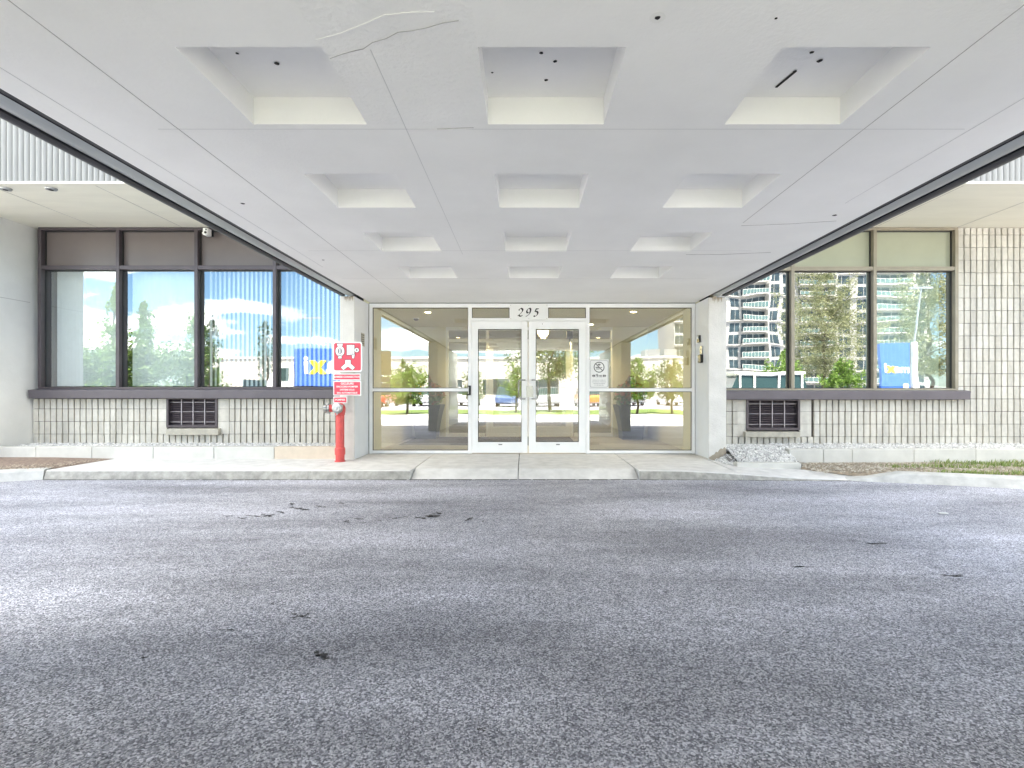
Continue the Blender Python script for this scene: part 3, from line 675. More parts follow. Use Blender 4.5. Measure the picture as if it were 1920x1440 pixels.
# windows: left (4 bays, dark frame) and right (3+ bays, tan frame)
def window(xs, jambL, jambR, ztop, ztr, zbot, m, gl, name, spandrel, fw=.055):
    mb = MB(); y0, y1 = 8.20, 8.36
    X0, X1 = jambL, jambR
    mb.box(X0, X1, y0, y1, ztop-.045, ztop)                      # head
    mb.box(X0, X1, y0, y1, zbot, zbot+.03)                      # bottom
    ys = sorted(set([X0+fw/2]+xs+[X1-fw/2]))
    for X in ys:
        mb.box(X-fw/2, X+fw/2, y0-.006, y1-.003, zbot+.03, ztop-.045)
    for a, b in zip(ys, ys[1:]): mb.box(a+fw/2, b-fw/2, y0, y1, ztr-.032, ztr+.032)
    f = part(mb, name, m, bevel=.004)
    # thin black glazing gaskets
    g_ = MB()
    for a, b in zip(ys, ys[1:]):
        for (z0, z1) in ((zbot+.03, ztr-.032), (ztr+.032, ztop-.045)):
            x0, x1 = a+fw/2, b-fw/2; t = .010; yy0, yy1 = 8.262, 8.285
            g_.box(x0, x1, yy0, yy1, z0, z0+t); g_.box(x0, x1, yy0, yy1, z1-t, z1); g_.box(x0, x0+t, yy0, yy1, z0+t, z1-t); g_.box(x1-t, x1, yy0, yy1, z0+t, z1-t)
    part(g_, 'gasket', M['gasket'], f)
    for a, b in zip(ys, ys[1:]):
        x0, x1 = a+fw/2, b-fw/2
        p = MB(); p.box(x0, x1, 8.286, 8.292, zbot+.03, ztr-.032); part(p, 'window_pane', gl, f)
        p = MB(); p.box(x0, x1, 8.286, 8.292, ztr+.032, ztop-.045)
        part(p, 'transom_panel', M['spandrel'] if spandrel else M['transom'], f)
    return f
zbL = fz(729.5); ZT = fz(428)
window([fx(226), fx(372), fx(518)], fx(80)-.02, -2.73, 3.624, fz(503), zbL, M['alu_dark'], M['glass_left'], 'window_frame', True)
window([fx(1483), fx(1636)], 3.01, fx(1790)+.01, 3.624, fz(505), fz(732), M['alu_tan'], M['glass_right'], 'window_frame', False)
def sill(x0, x1, zt, zb):
    mb = MB(); mb.add([(x0, 8.10, zb), (x1, 8.10, zb), (x1, 8.09, zt-.015), (x0, 8.09, zt-.015), (x0, 8.26, zb), (x1, 8.26, zb), (x1, 8.30, zt+.012), (x0, 8.30, zt+.012)],
                      [(0,1,2,3),(3,2,6,7),(4,7,6,5),(0,4,5,1),(0,3,7,4),(1,5,6,2)])
    part(mb, 'window_sill', M['sill'], bevel=.006)
sill(-7.84, -2.735, fz(729.5), .888); sill(3.015, 7.04, fz(731.5), .869)

# entrance storefront
yS0, yS1 = 8.235, 8.33
def zf(py): return fz(py)
E = MB(); T = .0
xl, xr = fx(693), fx(1302.5)
jw = .05
mL, mR = (fx(878), fx(885)), (fx(1098.5), fx(1105))
E.box(xl, xl+jw, yS0, yS1, 0, zf(569.5)); E.box(xr-jw, xr, yS0, yS1, 0, zf(569.5))
E.box(xl+jw, xr-jw, yS0, yS1, zf(577), zf(569.5))
for a, b in (mL, mR): E.box(a, b, yS0-.004, yS1, 0, zf(577))
E.box(mL[1], mR[0], yS0, yS1, zf(602.2), zf(596.8))                       # door header
for a, b in ((xl+jw, mL[0]), (mR[1], xr-jw)):
    E.box(a, b, yS0, yS1, zf(734), zf(728)); E.box(a, b, yS0, yS1, 0.003, zf(844.5))
sf = part(E, 'entrance_frame', M['white_alu'], bevel=.003)
G = MB()
def gask(x0, x1, z0, z1, t=.008, y0=8.262, y1=8.275):
    G.box(x0, x1, y0, y1, z0, z0+t); G.box(x0, x1, y0, y1, z1-t, z1); G.box(x0, x0+t, y0, y1, z0+t, z1-t); G.box(x1-t, x1, y0, y1, z0+t, z1-t)
panes = [(xl+jw, mL[0], zf(844.5), zf(734)), (xl+jw, mL[0], zf(728), zf(577)), (mR[1], xr-jw, zf(844.5), zf(734)), (mR[1], xr-jw, zf(728), zf(577)),
         (mL[1], fx(955), zf(596.8), zf(577)), (fx(1028), mR[0], zf(596.8), zf(577)), (fx(955), fx(1028), zf(596.8), zf(577))]
for (a, b, z0, z1) in panes:
    gask(a, b, z0, z1)
    p = MB(); p.box(a, b, 8.276, 8.282, z0, z1); part(p, 'glass_pane', M['glass_door'], sf)
part(G, 'gasket', M['gasket'], sf)
mb = MB(); mb.box(xl-.012, xr+.012, 8.262, 8.32, zf(569.3), ZC-.001); mb.box(xl-.012, xl-.001, 8.262, 8.32, 0, zf(569.3)); mb.box(xr+.001, xr+.012, 8.262, 8.32, 0, zf(569.3)); part(mb, 'sealant_gap', M['gasket'])
# doors
def door(x0, x1, gx0, gx1, hs, name='door'):
    z0, z1, gz0, gz1 = .012, zf(602.6), zf(828.5), zf(617.5)
    d = MB(); y0, y1 = 8.225, 8.27
    d.box(x0, gx0, y0, y1, z0, z1); d.box(gx1, x1, y0, y1, z0, z1); d.box(gx0, gx1, y0, y1, z0, gz0); d.box(gx0, gx1, y0, y1, gz1, z1)
    dd = part(d, name, M['white_alu'], bevel=.003)
    g_ = MB(); t = .008
    g_.box(gx0, gx1, 8.240, 8.26, gz0, gz0+t); g_.box(gx0, gx1, 8.240, 8.26, gz1-t, gz1); g_.box(gx0, gx0+t, 8.24, 8.26, gz0+t, gz1-t); g_.box(gx1-t, gx1, 8.24, 8.26, gz0+t, gz1-t)
    part(g_, 'gasket', M['gasket'], dd)
    p = MB(); p.box(gx0, gx1, 8.262, 8.267, gz0, gz1); part(p, 'glass_pane', M['glass_door'], dd)
    h = MB(); zt, zb = zf(726), zf(863-115)
    zt, zb = zf(712.5), zf(747.5); xm = hs[0]; xs_ = hs[1]; y = 8.165; q = 6; r = .035; s = 1 if xs_ > xm else -1
    pts = [(xs_, 8.227, zt)]+[(xs_, 8.19, zt)]
    pts = [(xs_, 8.228, zt), (xs_, 8.175, zt), (xs_-s*.015, y, zt)]
    for i in range(q+1):
        a = R(90*i/q); pts.append((xm+s*r-s*r*math.sin(a), y, zt-r+r*math.cos(a)))
    for i in range(q+1):
        a = R(90*i/q); pts.append((xm+s*r-s*r*math.cos(a), y, zb+r-r*math.sin(a)))
    pts += [(xs_-s*.015, y, zb), (xs_, 8.175, zb), (xs_, 8.228, zb)]
    h.tube(pts, .0125, 10); part(h, 'handle', M['chrome'], dd, smooth=True)
    st = MB(); cxm = (gx0+gx1)/2+.01; st.box(cxm-.03, cxm+.03, 8.222, 8.2245, zf(834), zf(832)); part(st, 'sticker', M['grey_ink'], dd)
    return dd
dl = door(fx(885.5), fx(989.3), fx(896.5), fx(978), (fx(972.5), fx(984)))
dr = door(fx(991), fx(1098), fx(1004.5), fx(1085), (fx(1008.5), fx(998)))
mb = MB(); mb.box(fx(987), fx(999), 8.214, 8.2245, zf(744), zf(724)); mb.cyl((fx(991), 8.214, zf(728)), (fx(991), 8.206, zf(728)), .013, n=14)
for py in (725.5, 742.5): mb.cyl((fx(996), 8.214, zf(py)), (fx(996), 8.211, zf(py)), .005, n=8)
part(mb, 'lock_plate', M['chrome'], dr)
mb = MB(); mb.cyl((fx(1017), 8.225, zf(608)), (fx(1017), 8.221, zf(608)), .006, n=10); part(mb, 'screw_hole', M['black'], dr)
mb = MB(); mb.box(fx(879.5), fx(883.5), 8.205, 8.231, zf(740.5), zf(723.5)); mb.box(fx(875), fx(883), 8.2055, 8.2295, zf(741), zf(738.5)); mb.box(fx(877), fx(883), 8.2055, 8.2295, zf(725.5), zf(723))
part(mb, 'strike_bracket', M['black'])
# number plate 295
SP = thing('number_sign', 'white plate with the italic black house number 295 over the double door', 'sign', (fx(991.5), 8.22, zf(601)))
mb = MB(); mb.prism(rounded(fx(1027.5)-fx(955.5), zf(571)-zf(600), .004), facing_cam(fx(991.5), 8.228, (zf(571)+zf(600))/2), .008)
mb.build('plate', M['sign_white'], SP)
def calli(mb, strokes, f, nib=.020, ang=35, thin=.25, d=.003):
    for st in strokes:
        P = []
        n = 14*(len(st)-1)
        # Catmull-Rom through the points
        pts = [st[0]]+list(st)+[st[-1]]
        for i in range(1, len(pts)-2):
            for k in range(14):
                t = k/14; a, b, c_, e = pts[i-1], pts[i], pts[i+1], pts[i+2]
                P.append(tuple(.5*((2*b[q])+(-a[q]+c_[q])*t+(2*a[q]-5*b[q]+4*c_[q]-e[q])*t*t+(-a[q]+3*b[q]-3*c_[q]+e[q])*t**3) for q in (0, 1)))
        P.append(st[-1])
        Lf, Rt = [], []
        for i, p in enumerate(P):
            a = P[max(0, i-1)]; b = P[min(len(P)-1, i+1)]; th = math.atan2(b[1]-a[1], b[0]-a[0])
            wdt = nib*max(thin, abs(math.sin(th-R(ang))))/2
            if i < 2 or i > len(P)-3: wdt *= .6
            nx_, ny_ = -math.sin(th)*wdt, math.cos(th)*wdt
            Lf.append((p[0]+nx_, p[1]+ny_)); Rt.append((p[0]-nx_, p[1]-ny_))
        for i in range(len(P)-1):
            mb.prism([Rt[i], Rt[i+1], Lf[i+1], Lf[i]], f, d)
h = .125
def sh(st, ox, s=h): return [tuple(((x_*.62+y_*.22)*s+ox, (y_-.5)*s) for x_, y_ in q) for q in st]
two = [[(.08, .74), (.16, .92), (.46, 1.0), (.78, .88), (.82, .66), (.62, .42), (.30, .20), (.04, .04)], [(.04, .05), (.3, .10), (.6, .02), (.88, .04), (.96, .16)]]
nine = [[(.86, .70), (.74, .94), (.46, 1.0), (.18, .86), (.12, .62), (.30, .46), (.58, .48), (.80, .64), (.86, .72)], [(.86, .74), (.82, .46), (.62, .20), (.30, .03), (.12, .0)]]
five = [[(.84, .98), (.55, .95), (.32, .96)], [(.32, .97), (.26, .78), (.20, .56)], [(.20, .56), (.44, .62), (.72, .54), (.82, .34), (.66, .10), (.36, .0), (.10, .06)]]
mb = MB(); fcam = facing_cam(fx(991.5), 8.2195, zf(586.5))
for st, ox in ((two, -.185), (nine, -.058), (five, .068)): calli(mb, sh(st, ox), fcam, .030); mb.build('digit', M['black'], SP); mb = MB()
mb = MB()
for u in (-.29, 0, .29):
    for v in (.105, -.105): X, Y, Z = fx(991.5)+u, 8.22, (zf(571)+zf(600))/2+v; mb = MB(); mb.cyl((X, Y, Z), (X, Y-.004, Z), .006, n=8); mb.build('rivet', M['steel'], SP)

# vestibule and lobby behind the entrance
yB = 11.35
mb = MB()
mb.box(-2.62, -2.50, 8.34, yB, 0, 2.43); mb.box(-2.62, -1.75, yB, yB+.15, 0, 2.43); part(mb, 'vestibule_wall', M['int_wall']); mb = MB(); mb.box(2.72, 2.84, 8.34, yB, 0, 2.43)
mb.box(1.95, 2.84, yB, yB+.15, 0, 2.43)
part(mb, 'vestibule_wall', M['int_wall'])
mb = MB(); mb.box(-2.62, 2.84, 8.34, yB+.15, 2.43, 2.5); part(mb, 'vestibule_ceiling', M['int_ceiling'])
mb = MB(); mb.box(-2.62, 2.84, 8.30, yB+.15, -.05, -.002); part(mb, 'vestibule_floor', M['int_floor'])
def fy(px, D): return (px-984)*D/962
mb = MB(); I0, I1 = yB+.02, yB+.10
ix = [-1.75, -.86, 1.05, 1.95]
mb.box(-1.75, 1.95, I0, I1, 2.36, 2.43); mb.box(-1.75, 1.95, I0, I1, 2.10, 2.16)
for X in ix: X_ = X-.03 if X > 0 else X; mb.box(X_, X_+.05, I0-.003, I1+.003, 0, 2.36)
for a, b in ((ix[0], ix[1]), (ix[2], ix[3])): mb.box(a+.05, b-.03, I0, I1, 0, .08)
inn = part(mb, 'inner_frame', M['white_alu'])
for (a, b, z0, z1) in ((-1.70, -.86, .08, 2.10), (1.07, 1.92, .08, 2.10), (-1.70, 1.92, 2.16, 2.36)):
    p = MB(); p.box(a, b, I0+.03, I0+.036, z0, z1); part(p, 'glass_pane', M['glass_in'], inn)
for (a, b) in ((-.80, .10), (.11, 1.01)):
    d = MB(); d.box(a, a+.1, I0, I0+.045, .01, 2.09); d.box(b-.1, b, I0, I0+.045, .01, 2.09); d.box(a+.1, b-.1, I0, I0+.045, .01, .22); d.box(a+.1, b-.1, I0, I0+.045, 1.95, 2.09)
    dd = part(d, 'inner_door', M['white_alu'])
    p = MB(); p.box(a+.1, b-.1, I0+.02, I0+.026, .22, 1.95); part(p, 'glass_pane', M['glass_in'], dd)
mb = MB(); mb.box(-7, 7, 19, 19.2, 0, 3); mb.box(-7.1, -7, yB+.2, 19, 0, 3); mb.box(7, 7.1, yB+.2, 19, 0, 3); mb.box(-7, -1.75, yB+.151, yB+.2, 0, 3); mb.box(1.95, 7, yB+.151, yB+.2, 0, 3); mb.box(-1.75, 1.95, yB+.12, yB+.2, 2.5, 3); mb.box(-7, 7, yB+.16, 19, 3, 3.1)
part(mb, 'lobby_wall', M['lobby_wall'])
mb = MB(); mb.box(-7, 7, yB+.15, 19, -.05, -.003); part(mb, 'lobby_floor', M['lobby_floor'])
# rooms behind the side windows
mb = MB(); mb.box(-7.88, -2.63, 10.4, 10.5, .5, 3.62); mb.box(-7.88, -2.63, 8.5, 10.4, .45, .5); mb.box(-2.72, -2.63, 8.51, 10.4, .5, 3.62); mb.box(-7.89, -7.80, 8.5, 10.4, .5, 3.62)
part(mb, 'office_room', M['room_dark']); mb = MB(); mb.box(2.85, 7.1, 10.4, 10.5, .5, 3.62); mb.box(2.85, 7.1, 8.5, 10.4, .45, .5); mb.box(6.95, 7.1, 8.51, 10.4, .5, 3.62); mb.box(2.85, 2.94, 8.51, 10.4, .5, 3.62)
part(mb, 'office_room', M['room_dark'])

# interior things
def downlight(x, y, z, e, lab, on=True):
    t = thing('downlight', lab, 'light', (x, y, z), 'recessed ceiling downlights in the vestibule')
    mb = MB(); n = 20
    mb.lathe((x, y, z-.006), (0, 0, 1), [(0, .075), (.003, .078), (.006, .078)], n); mb.build('trim_ring', M['white_alu'], t)
    mb = MB(); mb.lathe((x, y, z-.009), (0, 0, 1), [(0, .05), (.0025, .052)], n); mb.build('lamp', M['lamp'], t)
    ld = bpy.data.lights.new('downlight_glow', 'SPOT'); ld.energy = e; ld.color = (1, .72, .42); ld.spot_size = R(115); ld.spot_blend = .8; ld.shadow_soft_size = .04
    lo = bpy.data.objects.new('downlight_glow', ld); col.objects.link(lo); lo.parent = t; lo.location = (0, 0, -.03)
downlight(-1.75, 9.25, 2.43, 9, 'warm downlight in the ceiling over the left side pane')
downlight(-1.05, 10.9, 2.43, 15, 'warm downlight near the inner glazing left of the doors')
downlight(1.40, 10.9, 2.43, 15, 'warm downlight near the inner glazing right of the doors')
downlight(1.95, 9.2, 2.43, 9, 'warm downlight in the ceiling over the right side pane')
# light wall glow sources in the lobby: chandelier
CH = thing('chandelier', 'small glowing crystal chandelier hanging in the lobby behind the right door', 'chandelier', (.5, 14, 2.55))
mb = MB(); mb.cyl((.5, 14, 2.99), (.5, 14, 2.72), .008, n=8); mb.lathe((.5, 14, 2.70), (0,0,1), [(0,.15),(.02,.16),(.03,.05)], 20); mb.build('mount', M['chrome'], CH)
mb = MB(); rnd = random.Random(4)
for ring, rr_ in ((0, .14), (1, .10), (2, .05)):
    for i in range(14-ring*4):
        a = 6.283*i/(14-ring*4); X, Y = .5+rr_*math.cos(a), 14+rr_*math.sin(a); zt = 2.70-ring*.03
        mb.cyl((X, Y, zt), (X, Y, zt-.13-.03*ring), .012, .004, n=6)
mb.build('crystal_drops', M['crystal'], CH)
ld = bpy.data.lights.new('chandelier_glow', 'POINT'); ld.energy = 60; ld.color = (1, .75, .45); ld.shadow_soft_size = .12
lo = bpy.data.objects.new('chandelier_glow', ld); col.objects.link(lo); lo.parent = CH; lo.location = (0, 0, -.25)
t = thing('dome_camera', 'small black dome camera on the vestibule ceiling above the left planter', 'camera', (-2.12, 10.0, 2.39))
mb = MB(); mb.lathe((-2.12, 10.0, 2.43), (0, 0, -1), [(0, .062), (.012, .062)], 20); mb.build('mount', M['white_alu'], t)
mb = MB(); mb.lathe((-2.12, 10.0, 2.418), (0, 0, -1), [(0, .052), (.02, .046), (.036, .03), (.042, .0)], 20); mb.build('dome', M['black'], t, smooth=True)
mb = MB(); mb.box(.92, 1.06, I0-.07, I0-.004, 2.17, 2.33); mb.box(.97, 1.01, I0-.10, I0-.07, 2.10, 2.22); part(mb, 'door_closer', M['black'])
mt = MB(); mt.box(-2.35, .98, 9.55, 11.2, -.001, .010); tag(mt.build('door_mat', M['mat'], bevel=.004), 'dark grey carpet mat on the vestibule floor behind the doors', 'mat')
def planter(x, y, lab, warm):
    t = thing('planter', lab, 'planter', (x, y, 0), 'tall tapered planters in the vestibule')
    mb = MB(); b, tp, h_ = .215, .33, .72
    pr_ = []
    for k in range(7):
        s = k/6; r_ = b+(tp-b)*(s**1.6); pr_.append((s*h_, r_))
    vs_ = []; fs_ = []
    for (z, r_) in pr_: vs_ += [(x-r_, y-r_, z), (x+r_, y-r_, z), (x+r_, y+r_, z), (x-r_, y+r_, z)]
    for k in range(6):
        for i in range(4): fs_.append((k*4+i, k*4+(i+1) % 4, (k+1)*4+(i+1) % 4, (k+1)*4+i))
    q = len(vs_); ri = tp-.03
    vs_ += [(x-ri, y-ri, h_), (x+ri, y-ri, h_), (x+ri, y+ri, h_), (x-ri, y+ri, h_), (x-ri, y-ri, h_-.06), (x+ri, y-ri, h_-.06), (x+ri, y+ri, h_-.06), (x-ri, y+ri, h_-.06)]
    for i in range(4): fs_.append((24+i, 24+(i+1) % 4, q+(i+1) % 4, q+i)); fs_.append((q+i, q+(i+1) % 4, q+4+(i+1) % 4, q+4+i))
    fs_ += [(0, 3, 2, 1), (q+4, q+5, q+6, q+7)]
    mb.add(vs_, fs_); mb.build('pot', M['planter'], t, bevel=0, weld=True)
    lf = MB(); rnd = random.Random(int(x*100)); fl = MB()
    for i in range(1500):
        a = rnd.uniform(0, 6.283); hh = rnd.random(); rr = (.34*math.sin(math.pi*min(1, hh*.8+.2)))*math.sqrt(rnd.random())*1.05
        if hh > .75: rr *= .6
        X, Y, Z = x+rr*math.cos(a), y+rr*math.sin(a), h_-.03+hh*.62
        s = rnd.uniform(.02, .05); d1 = Vector((rnd.gauss(0, 1), rnd.gauss(0, 1), rnd.gauss(0, 1))).normalized(); d2 = d1.orthogonal().normalized()
        tgt = fl if rnd.random() < (.55 if hh > .35 else .15) else lf
        c0 = Vector((X, Y, Z)); tgt.add([c0-d1*s*1.6, c0-d2*s*.6, c0+d1*s*1.6, c0+d2*s*.6], [(0,1,2,3)])
    lf.build('foliage', M['leaf_bright'], t); fl.build('flowers', M['leaf_warm'], t)
    sm = MB(); 
    for i in range(14):
        a = rnd.uniform(0, 6.283); sm.cyl((x+.05*math.cos(a), y+.05*math.sin(a), h_-.06), (x+.22*math.cos(a), y+.22*math.sin(a), h_+rnd.uniform(.15, .42)), .005, .003, n=5)
    sm.build('stems', M['bark'], t)
planter(-2.08, 10.95, 'dark tapered planter with rust flowers in the left corner of the vestibule', 1)
planter(2.25, 10.90, 'dark tapered planter with orange and green flowers in the right corner of the vestibule', 1)

# vertical blinds, one thing per window
def blind(x0, x1, z0, z1, pitch, ang, lab, wd=.072, jitter=3, n=None):
    mb = MB(); rnd = random.Random(int(x0*10)); x = x0+pitch/2
    while x < x1-pitch/3:
        a = R(ang+rnd.uniform(-jitter, jitter)); dx, dy = math.cos(a)*wd/2, math.sin(a)*wd/2; y = 8.47
        nx_, ny_ = -math.sin(a)*.004, math.cos(a)*.004
        for k, zz3 in ((0, 0),):
            mb.add([(x-dx, y-dy, z0), (x+nx_, y+ny_, z0), (x+dx, y+dy, z0), (x-dx, y-dy, z1), (x+nx_, y+ny_, z1), (x+dx, y+dy, z1)], [(0,1,4,3), (1,2,5,4)])
        x += pitch
    mb.box(x0, x1, 8.45, 8.49, z1, z1+.04)
    tag(mb.build('vertical_blind', M['blind']), lab, 'blind', 'vertical blinds behind the windows')
Wb = [fx(80), fx(226), fx(372), fx(518), -2.74]
zb0, zb1 = zbL+.05, 3.55
blind(Wb[0]+.05, Wb[1]-.04, zb0, zb1, .062, 4, 'closed pale vertical blind in the first bay beside the grey wing wall', jitter=1)
blind(Wb[1]+.04, Wb[2]-.04, zb0, zb1, .066, 8, 'nearly closed vertical blind in the second bay from the wing wall', jitter=2)
blind(Wb[2]+.04, Wb[3]-.04, zb0, zb1, .0745, 146, 'half open vertical blind in the third bay from the wing wall')
blind(fx(1636)+.04, fx(1790)-.04, zb0, zb1, .066, -6, 'nearly closed vertical blind behind the last pane of the right window', jitter=2)
blind(Wb[3]+.04, Wb[4]-.02, zb0, zb1, .0745, 141, 'half open vertical blind in the last bay beside the entrance pier')

# ------------------------------------------------------------------ fittings on the facade
# fire department connection
xp, yp = fx(637.5, 7.35), 7.35
F = thing('standpipe', 'red fire department standpipe with two chrome outlet caps beside the left pier', 'standpipe', (xp, yp, -.006))
mb = MB(); mb.lathe((xp, yp, -.006), (0, 0, 1), [(0, .075), (.012, .075), (.014, .062), (.10, .062), (.10, .071), (.115, .073), (.185, .073), (.20, .067), (.203, .060), (.66, .060), (.665, .066), (.70, .07), (.72, .06)], 24)
mb.build('pipe', M['red'], F, smooth=False)
zh = .76
mb = MB(); mb.lathe((xp, yp, zh-.08), (0, 0, 1), [(0, .062), (.02, .075), (.08, .078), (.12, .062), (.15, .03), (.155, .0)], 20)
mb.cyl((xp, yp, zh), (xp+.005, yp-.10, zh), .055, .062, 20); mb.cyl((xp, yp, zh+.01), (xp-.14, yp-.03, zh-.005), .050, .055, 20)
mb.build('siamese_body', M['red'], F, smooth=False)
mb = MB(); mb.lathe((xp+.005, yp-.10, zh), (0, -1, 0), [(0, .062), (.0, .074), (.025, .074), (.028, .066), (.040, .064), (.044, .045), (.050, .043), (.050, .018), (.062, .016), (.064, 0)], 24)
for i in range(3):
    a = 6.283*i/3+.5; c0 = Vector((xp+.005+.078*math.cos(a), yp-.112, zh+.078*math.sin(a))); mb.cyl(c0-Vector((0, .01, 0)), c0+Vector((0, .012, 0)), .011, n=8)
mb.build('outlet_cap', M['chrome'], F)
mb = MB(); mb.lathe((xp-.14, yp-.03, zh-.005), (-1, -.2, -.05), [(0, .055), (0, .068), (.022, .068), (.026, .056), (.040, .062), (.075, .064), (.080, .045), (.090, .02), (.092, 0)], 20)
for i in range(3):
    a = 6.283*i/3+.2; c0 = Vector((xp-.155, yp-.033+.072*math.cos(a), zh+.072*math.sin(a))); mb.cyl(c0-Vector((.01, 0, 0)), c0+Vector((.012, 0, 0)), .011, n=8)
mb.build('outlet_cap', M['chrome'], F)
mb = MB(); pts = []
for i in range(13):
    t = i/12; pts.append((xp-.14+.15*t, yp-.06-.05*t, zh-.075-.035*math.sin(math.pi*t)))
mb.tube(pts, .005, 6); mb.build('cap_chain', M['steel'], F)

# signs above the standpipe
ys = 7.47
def zS(py): return fz(py, ys)
def xS(px): return fx(px, ys)
S = thing('fire_connection_sign', 'red and white fire connection pictogram sign beside the left pier', 'sign', (xS(651.5), ys, zS(697)))
cxs, czs = xS(651.5), zS(669); ww, hh = xS(679)-xS(624), zS(641)-zS(697)
mb = MB(); mb.prism(rounded(ww, hh, .035), facing_cam(cxs, ys+.003, czs), .003); mb.build('panel', M['sign_white'], S)
mb = MB(); mb.prism(rounded(ww-.035, hh-.035, .026), facing_cam(cxs, ys, czs), .0012); mb.build('red_field', M['sign_red'], S)
def picto(mb, kx=1.0, off=0.0, up=0):
    f = facing_cam(cxs, ys-.0014-up, czs)
    U = hh/56
    def P(pts): mb.prism([(u*U, v*U) for u, v in pts], f, .0010)
    def grow(cx2, cy2, pts): return [(cx2+(u-cx2)*kx, cy2+(v-cy2)*kx) for u, v in pts]
    # left: round cap with lugs
    c1 = (-14, 10.5); pts = [(c1[0]+(8.2+off)*math.cos(6.283*i/28), c1[1]+(9.6+off)*math.sin(6.283*i/28)) for i in range(28)]; P(pts)
    P([(-14-4.5-off, 20), (-14+4.5+off, 20), (-14+5.2+off, 24.5+off), (-14-5.2-off, 24.5+off)]); P([(-14-3-off, -3-off), (-14+3+off, -3-off), (-14+3+off, 3), (-14-3-off, 3)])
    # right: body with coupling
    P([(-1-off, 3.5-off), (13+off, 3.5-off), (13+off, 22+off), (-1-off, 22+off)])
    P([(8-off, 5), (14+off, 5), (12.5+off, -2), (10.5, -3.5-off), (9-off, -2)])
    pts = [(17.5+(4+off)*math.cos(6.283*i/16), 12.5+(4+off)*math.sin(6.283*i/16)) for i in range(16)]; P(pts)
    # bottom: forked pipe
    o = off
    P([(-4-o, -6+o), (6+o, -6+o), (6+o, -13), (14+o*1.3, -20), (9.5, -24.8-o*1.3), (1, -18-o), (-7.5, -24.8-o*1.3), (-12-o*1.3, -20), (-4-o, -13)])
mb = MB(); picto(mb, off=.9); mb.build('outline', M['black'], S)
mb = MB(); picto(mb, up=.0012); mb.build('pictogram', M['sign_white'], S)
mb = MB(); U = hh/56; f = facing_cam(cxs, ys-.0040, czs)
mb.prism([((-14+(4.1)*math.cos(6.283*i/20))*U, (10.5+5.6*math.sin(6.283*i/20))*U) for i in range(20)], f, .0008)
for u in (3, 6.5, 10): mb.prism([((u-.3)*U, 4*U), ((u+.3)*U, 4*U), ((u+.3)*U, 21.5*U), ((u-.3)*U, 21.5*U)], f, .0008)
mb.prism([((17.5+1.6*math.cos(6.283*i/12))*U, (12.5+2.4*math.sin(6.283*i/12))*U) for i in range(12)], f, .0008)
mb.build('detail_marks', M['grey_ink'], S)
mb = MB(); f = facing_cam(cxs, ys-.0052, czs); mb.prism([((-14-.9)*U, 6*U), ((-14+.9)*U, 6*U), ((-14+.9)*U, 15*U), ((-14-.9)*U, 15*U)], f, .0006); mb.build('bar', M['sign_white'], S)
# carrier strap fixed to the pier
mb = MB(); mb.box(xS(640), xS(660), ys+.004, 7.568, zS(668), zS(664)); mb.build('bracket', M['steel'], S); mb = MB(); mb.box(xS(640), xS(660), ys+.004, 7.568, zS(735), zS(731)); mb.build('bracket', M['steel'], S)
def textsign(px0, px1, py0, py1, lines, label, head=None, red_to=None, y=ys):
    cx2, cz2 = (xS(px0)+xS(px1))/2, (zS(py0)+zS(py1))/2; w2, h2 = xS(px1)-xS(px0), zS(py0)-zS(py1)
    t = thing('information_sign', label, 'sign', (cx2, y, zS(py1)), 'small red text signs under the fire connection sign')
    mb = MB(); mb.prism(rounded(w2, h2, .006), facing_cam(cx2, y+.003, cz2), .003); mb.build('panel', M['sign_white'], t)
    mb = MB(); mb.prism(rounded(w2-.024, h2-.024, .004), facing_cam(cx2, y, cz2), .001)
    mb.build('red_field', M['sign_red'], t)
    mb = MB(); n = len(lines)
    for i, (ln, sz) in enumerate(lines):
        v = (h2-.03)*(.5-(i+.5)/n); text_into(mb, ln, sz, facing_cam(cx2, y-.0012, cz2+v), 0, .001, bold=.0008)
    mb.build('lettering', M['sign_white'], t)
textsign(625, 676, 700.5, 713, [('SIAMESE CONNECTION', .036)], 'narrow red strip sign directly under the pictogram sign')
textsign(625, 677, 714.5, 741.5, [('GICLEURS', .042), ('RACCORD-POMPIER', .034), ('SYSTEME SOUS', .032), ('EAU AUTOMATIQUE', .032)], 'larger red text sign with four lines of white lettering above the standpipe')
textsign(625, 651, 743.5, 756, [('POMPIER', .036)], 'small red tag sign just above the chrome outlet caps')

# no smoking sign fixed inside the right side pane
xn0, xn1, zn0, zn1 = fx(1105.5), fx(1141), zf(727.5), zf(674)
cxn, czn = (xn0+xn1)/2, (zn0+zn1)/2; yn = 8.258
NS = thing('no_smoking_sign', 'white no smoking sign reading 9m with double arrows on the right side pane', 'sign', (cxn, yn, zn0))
mb = MB(); mb.prism(rounded(xn1-xn0, zn1-zn0, .004), facing_cam(cxn, yn+.016, czn), .014); mb.build('panel', M['sign_white'], NS)
mb = MB(); f = facing_cam(cxn, yn+.0018, czn)
W2, H2 = xn1-xn0-.012, zn1-zn0-.024
o_ = rounded(W2, H2, .03, 6); i_ = rounded(W2-.010, H2-.010, .026, 6)
for k in range(len(o_)): k2 = (k+1) % len(o_); mb.prism([o_[k], o_[k2], i_[k2], i_[k]], f, .001)
mb.build('border', M['grey_ink'], NS)
mb = MB(); cv = .105; ro, ri = .086, .074
for i in range(36):
    a, b = 6.2832*i/36, 6.2832*(i+1)/36
    mb.prism([(ro*math.cos(a), cv+ro*math.sin(a)), (ro*math.cos(b), cv+ro*math.sin(b)), (ri*math.cos(b), cv+ri*math.sin(b)), (ri*math.cos(a), cv+ri*math.sin(a))], f, .001)
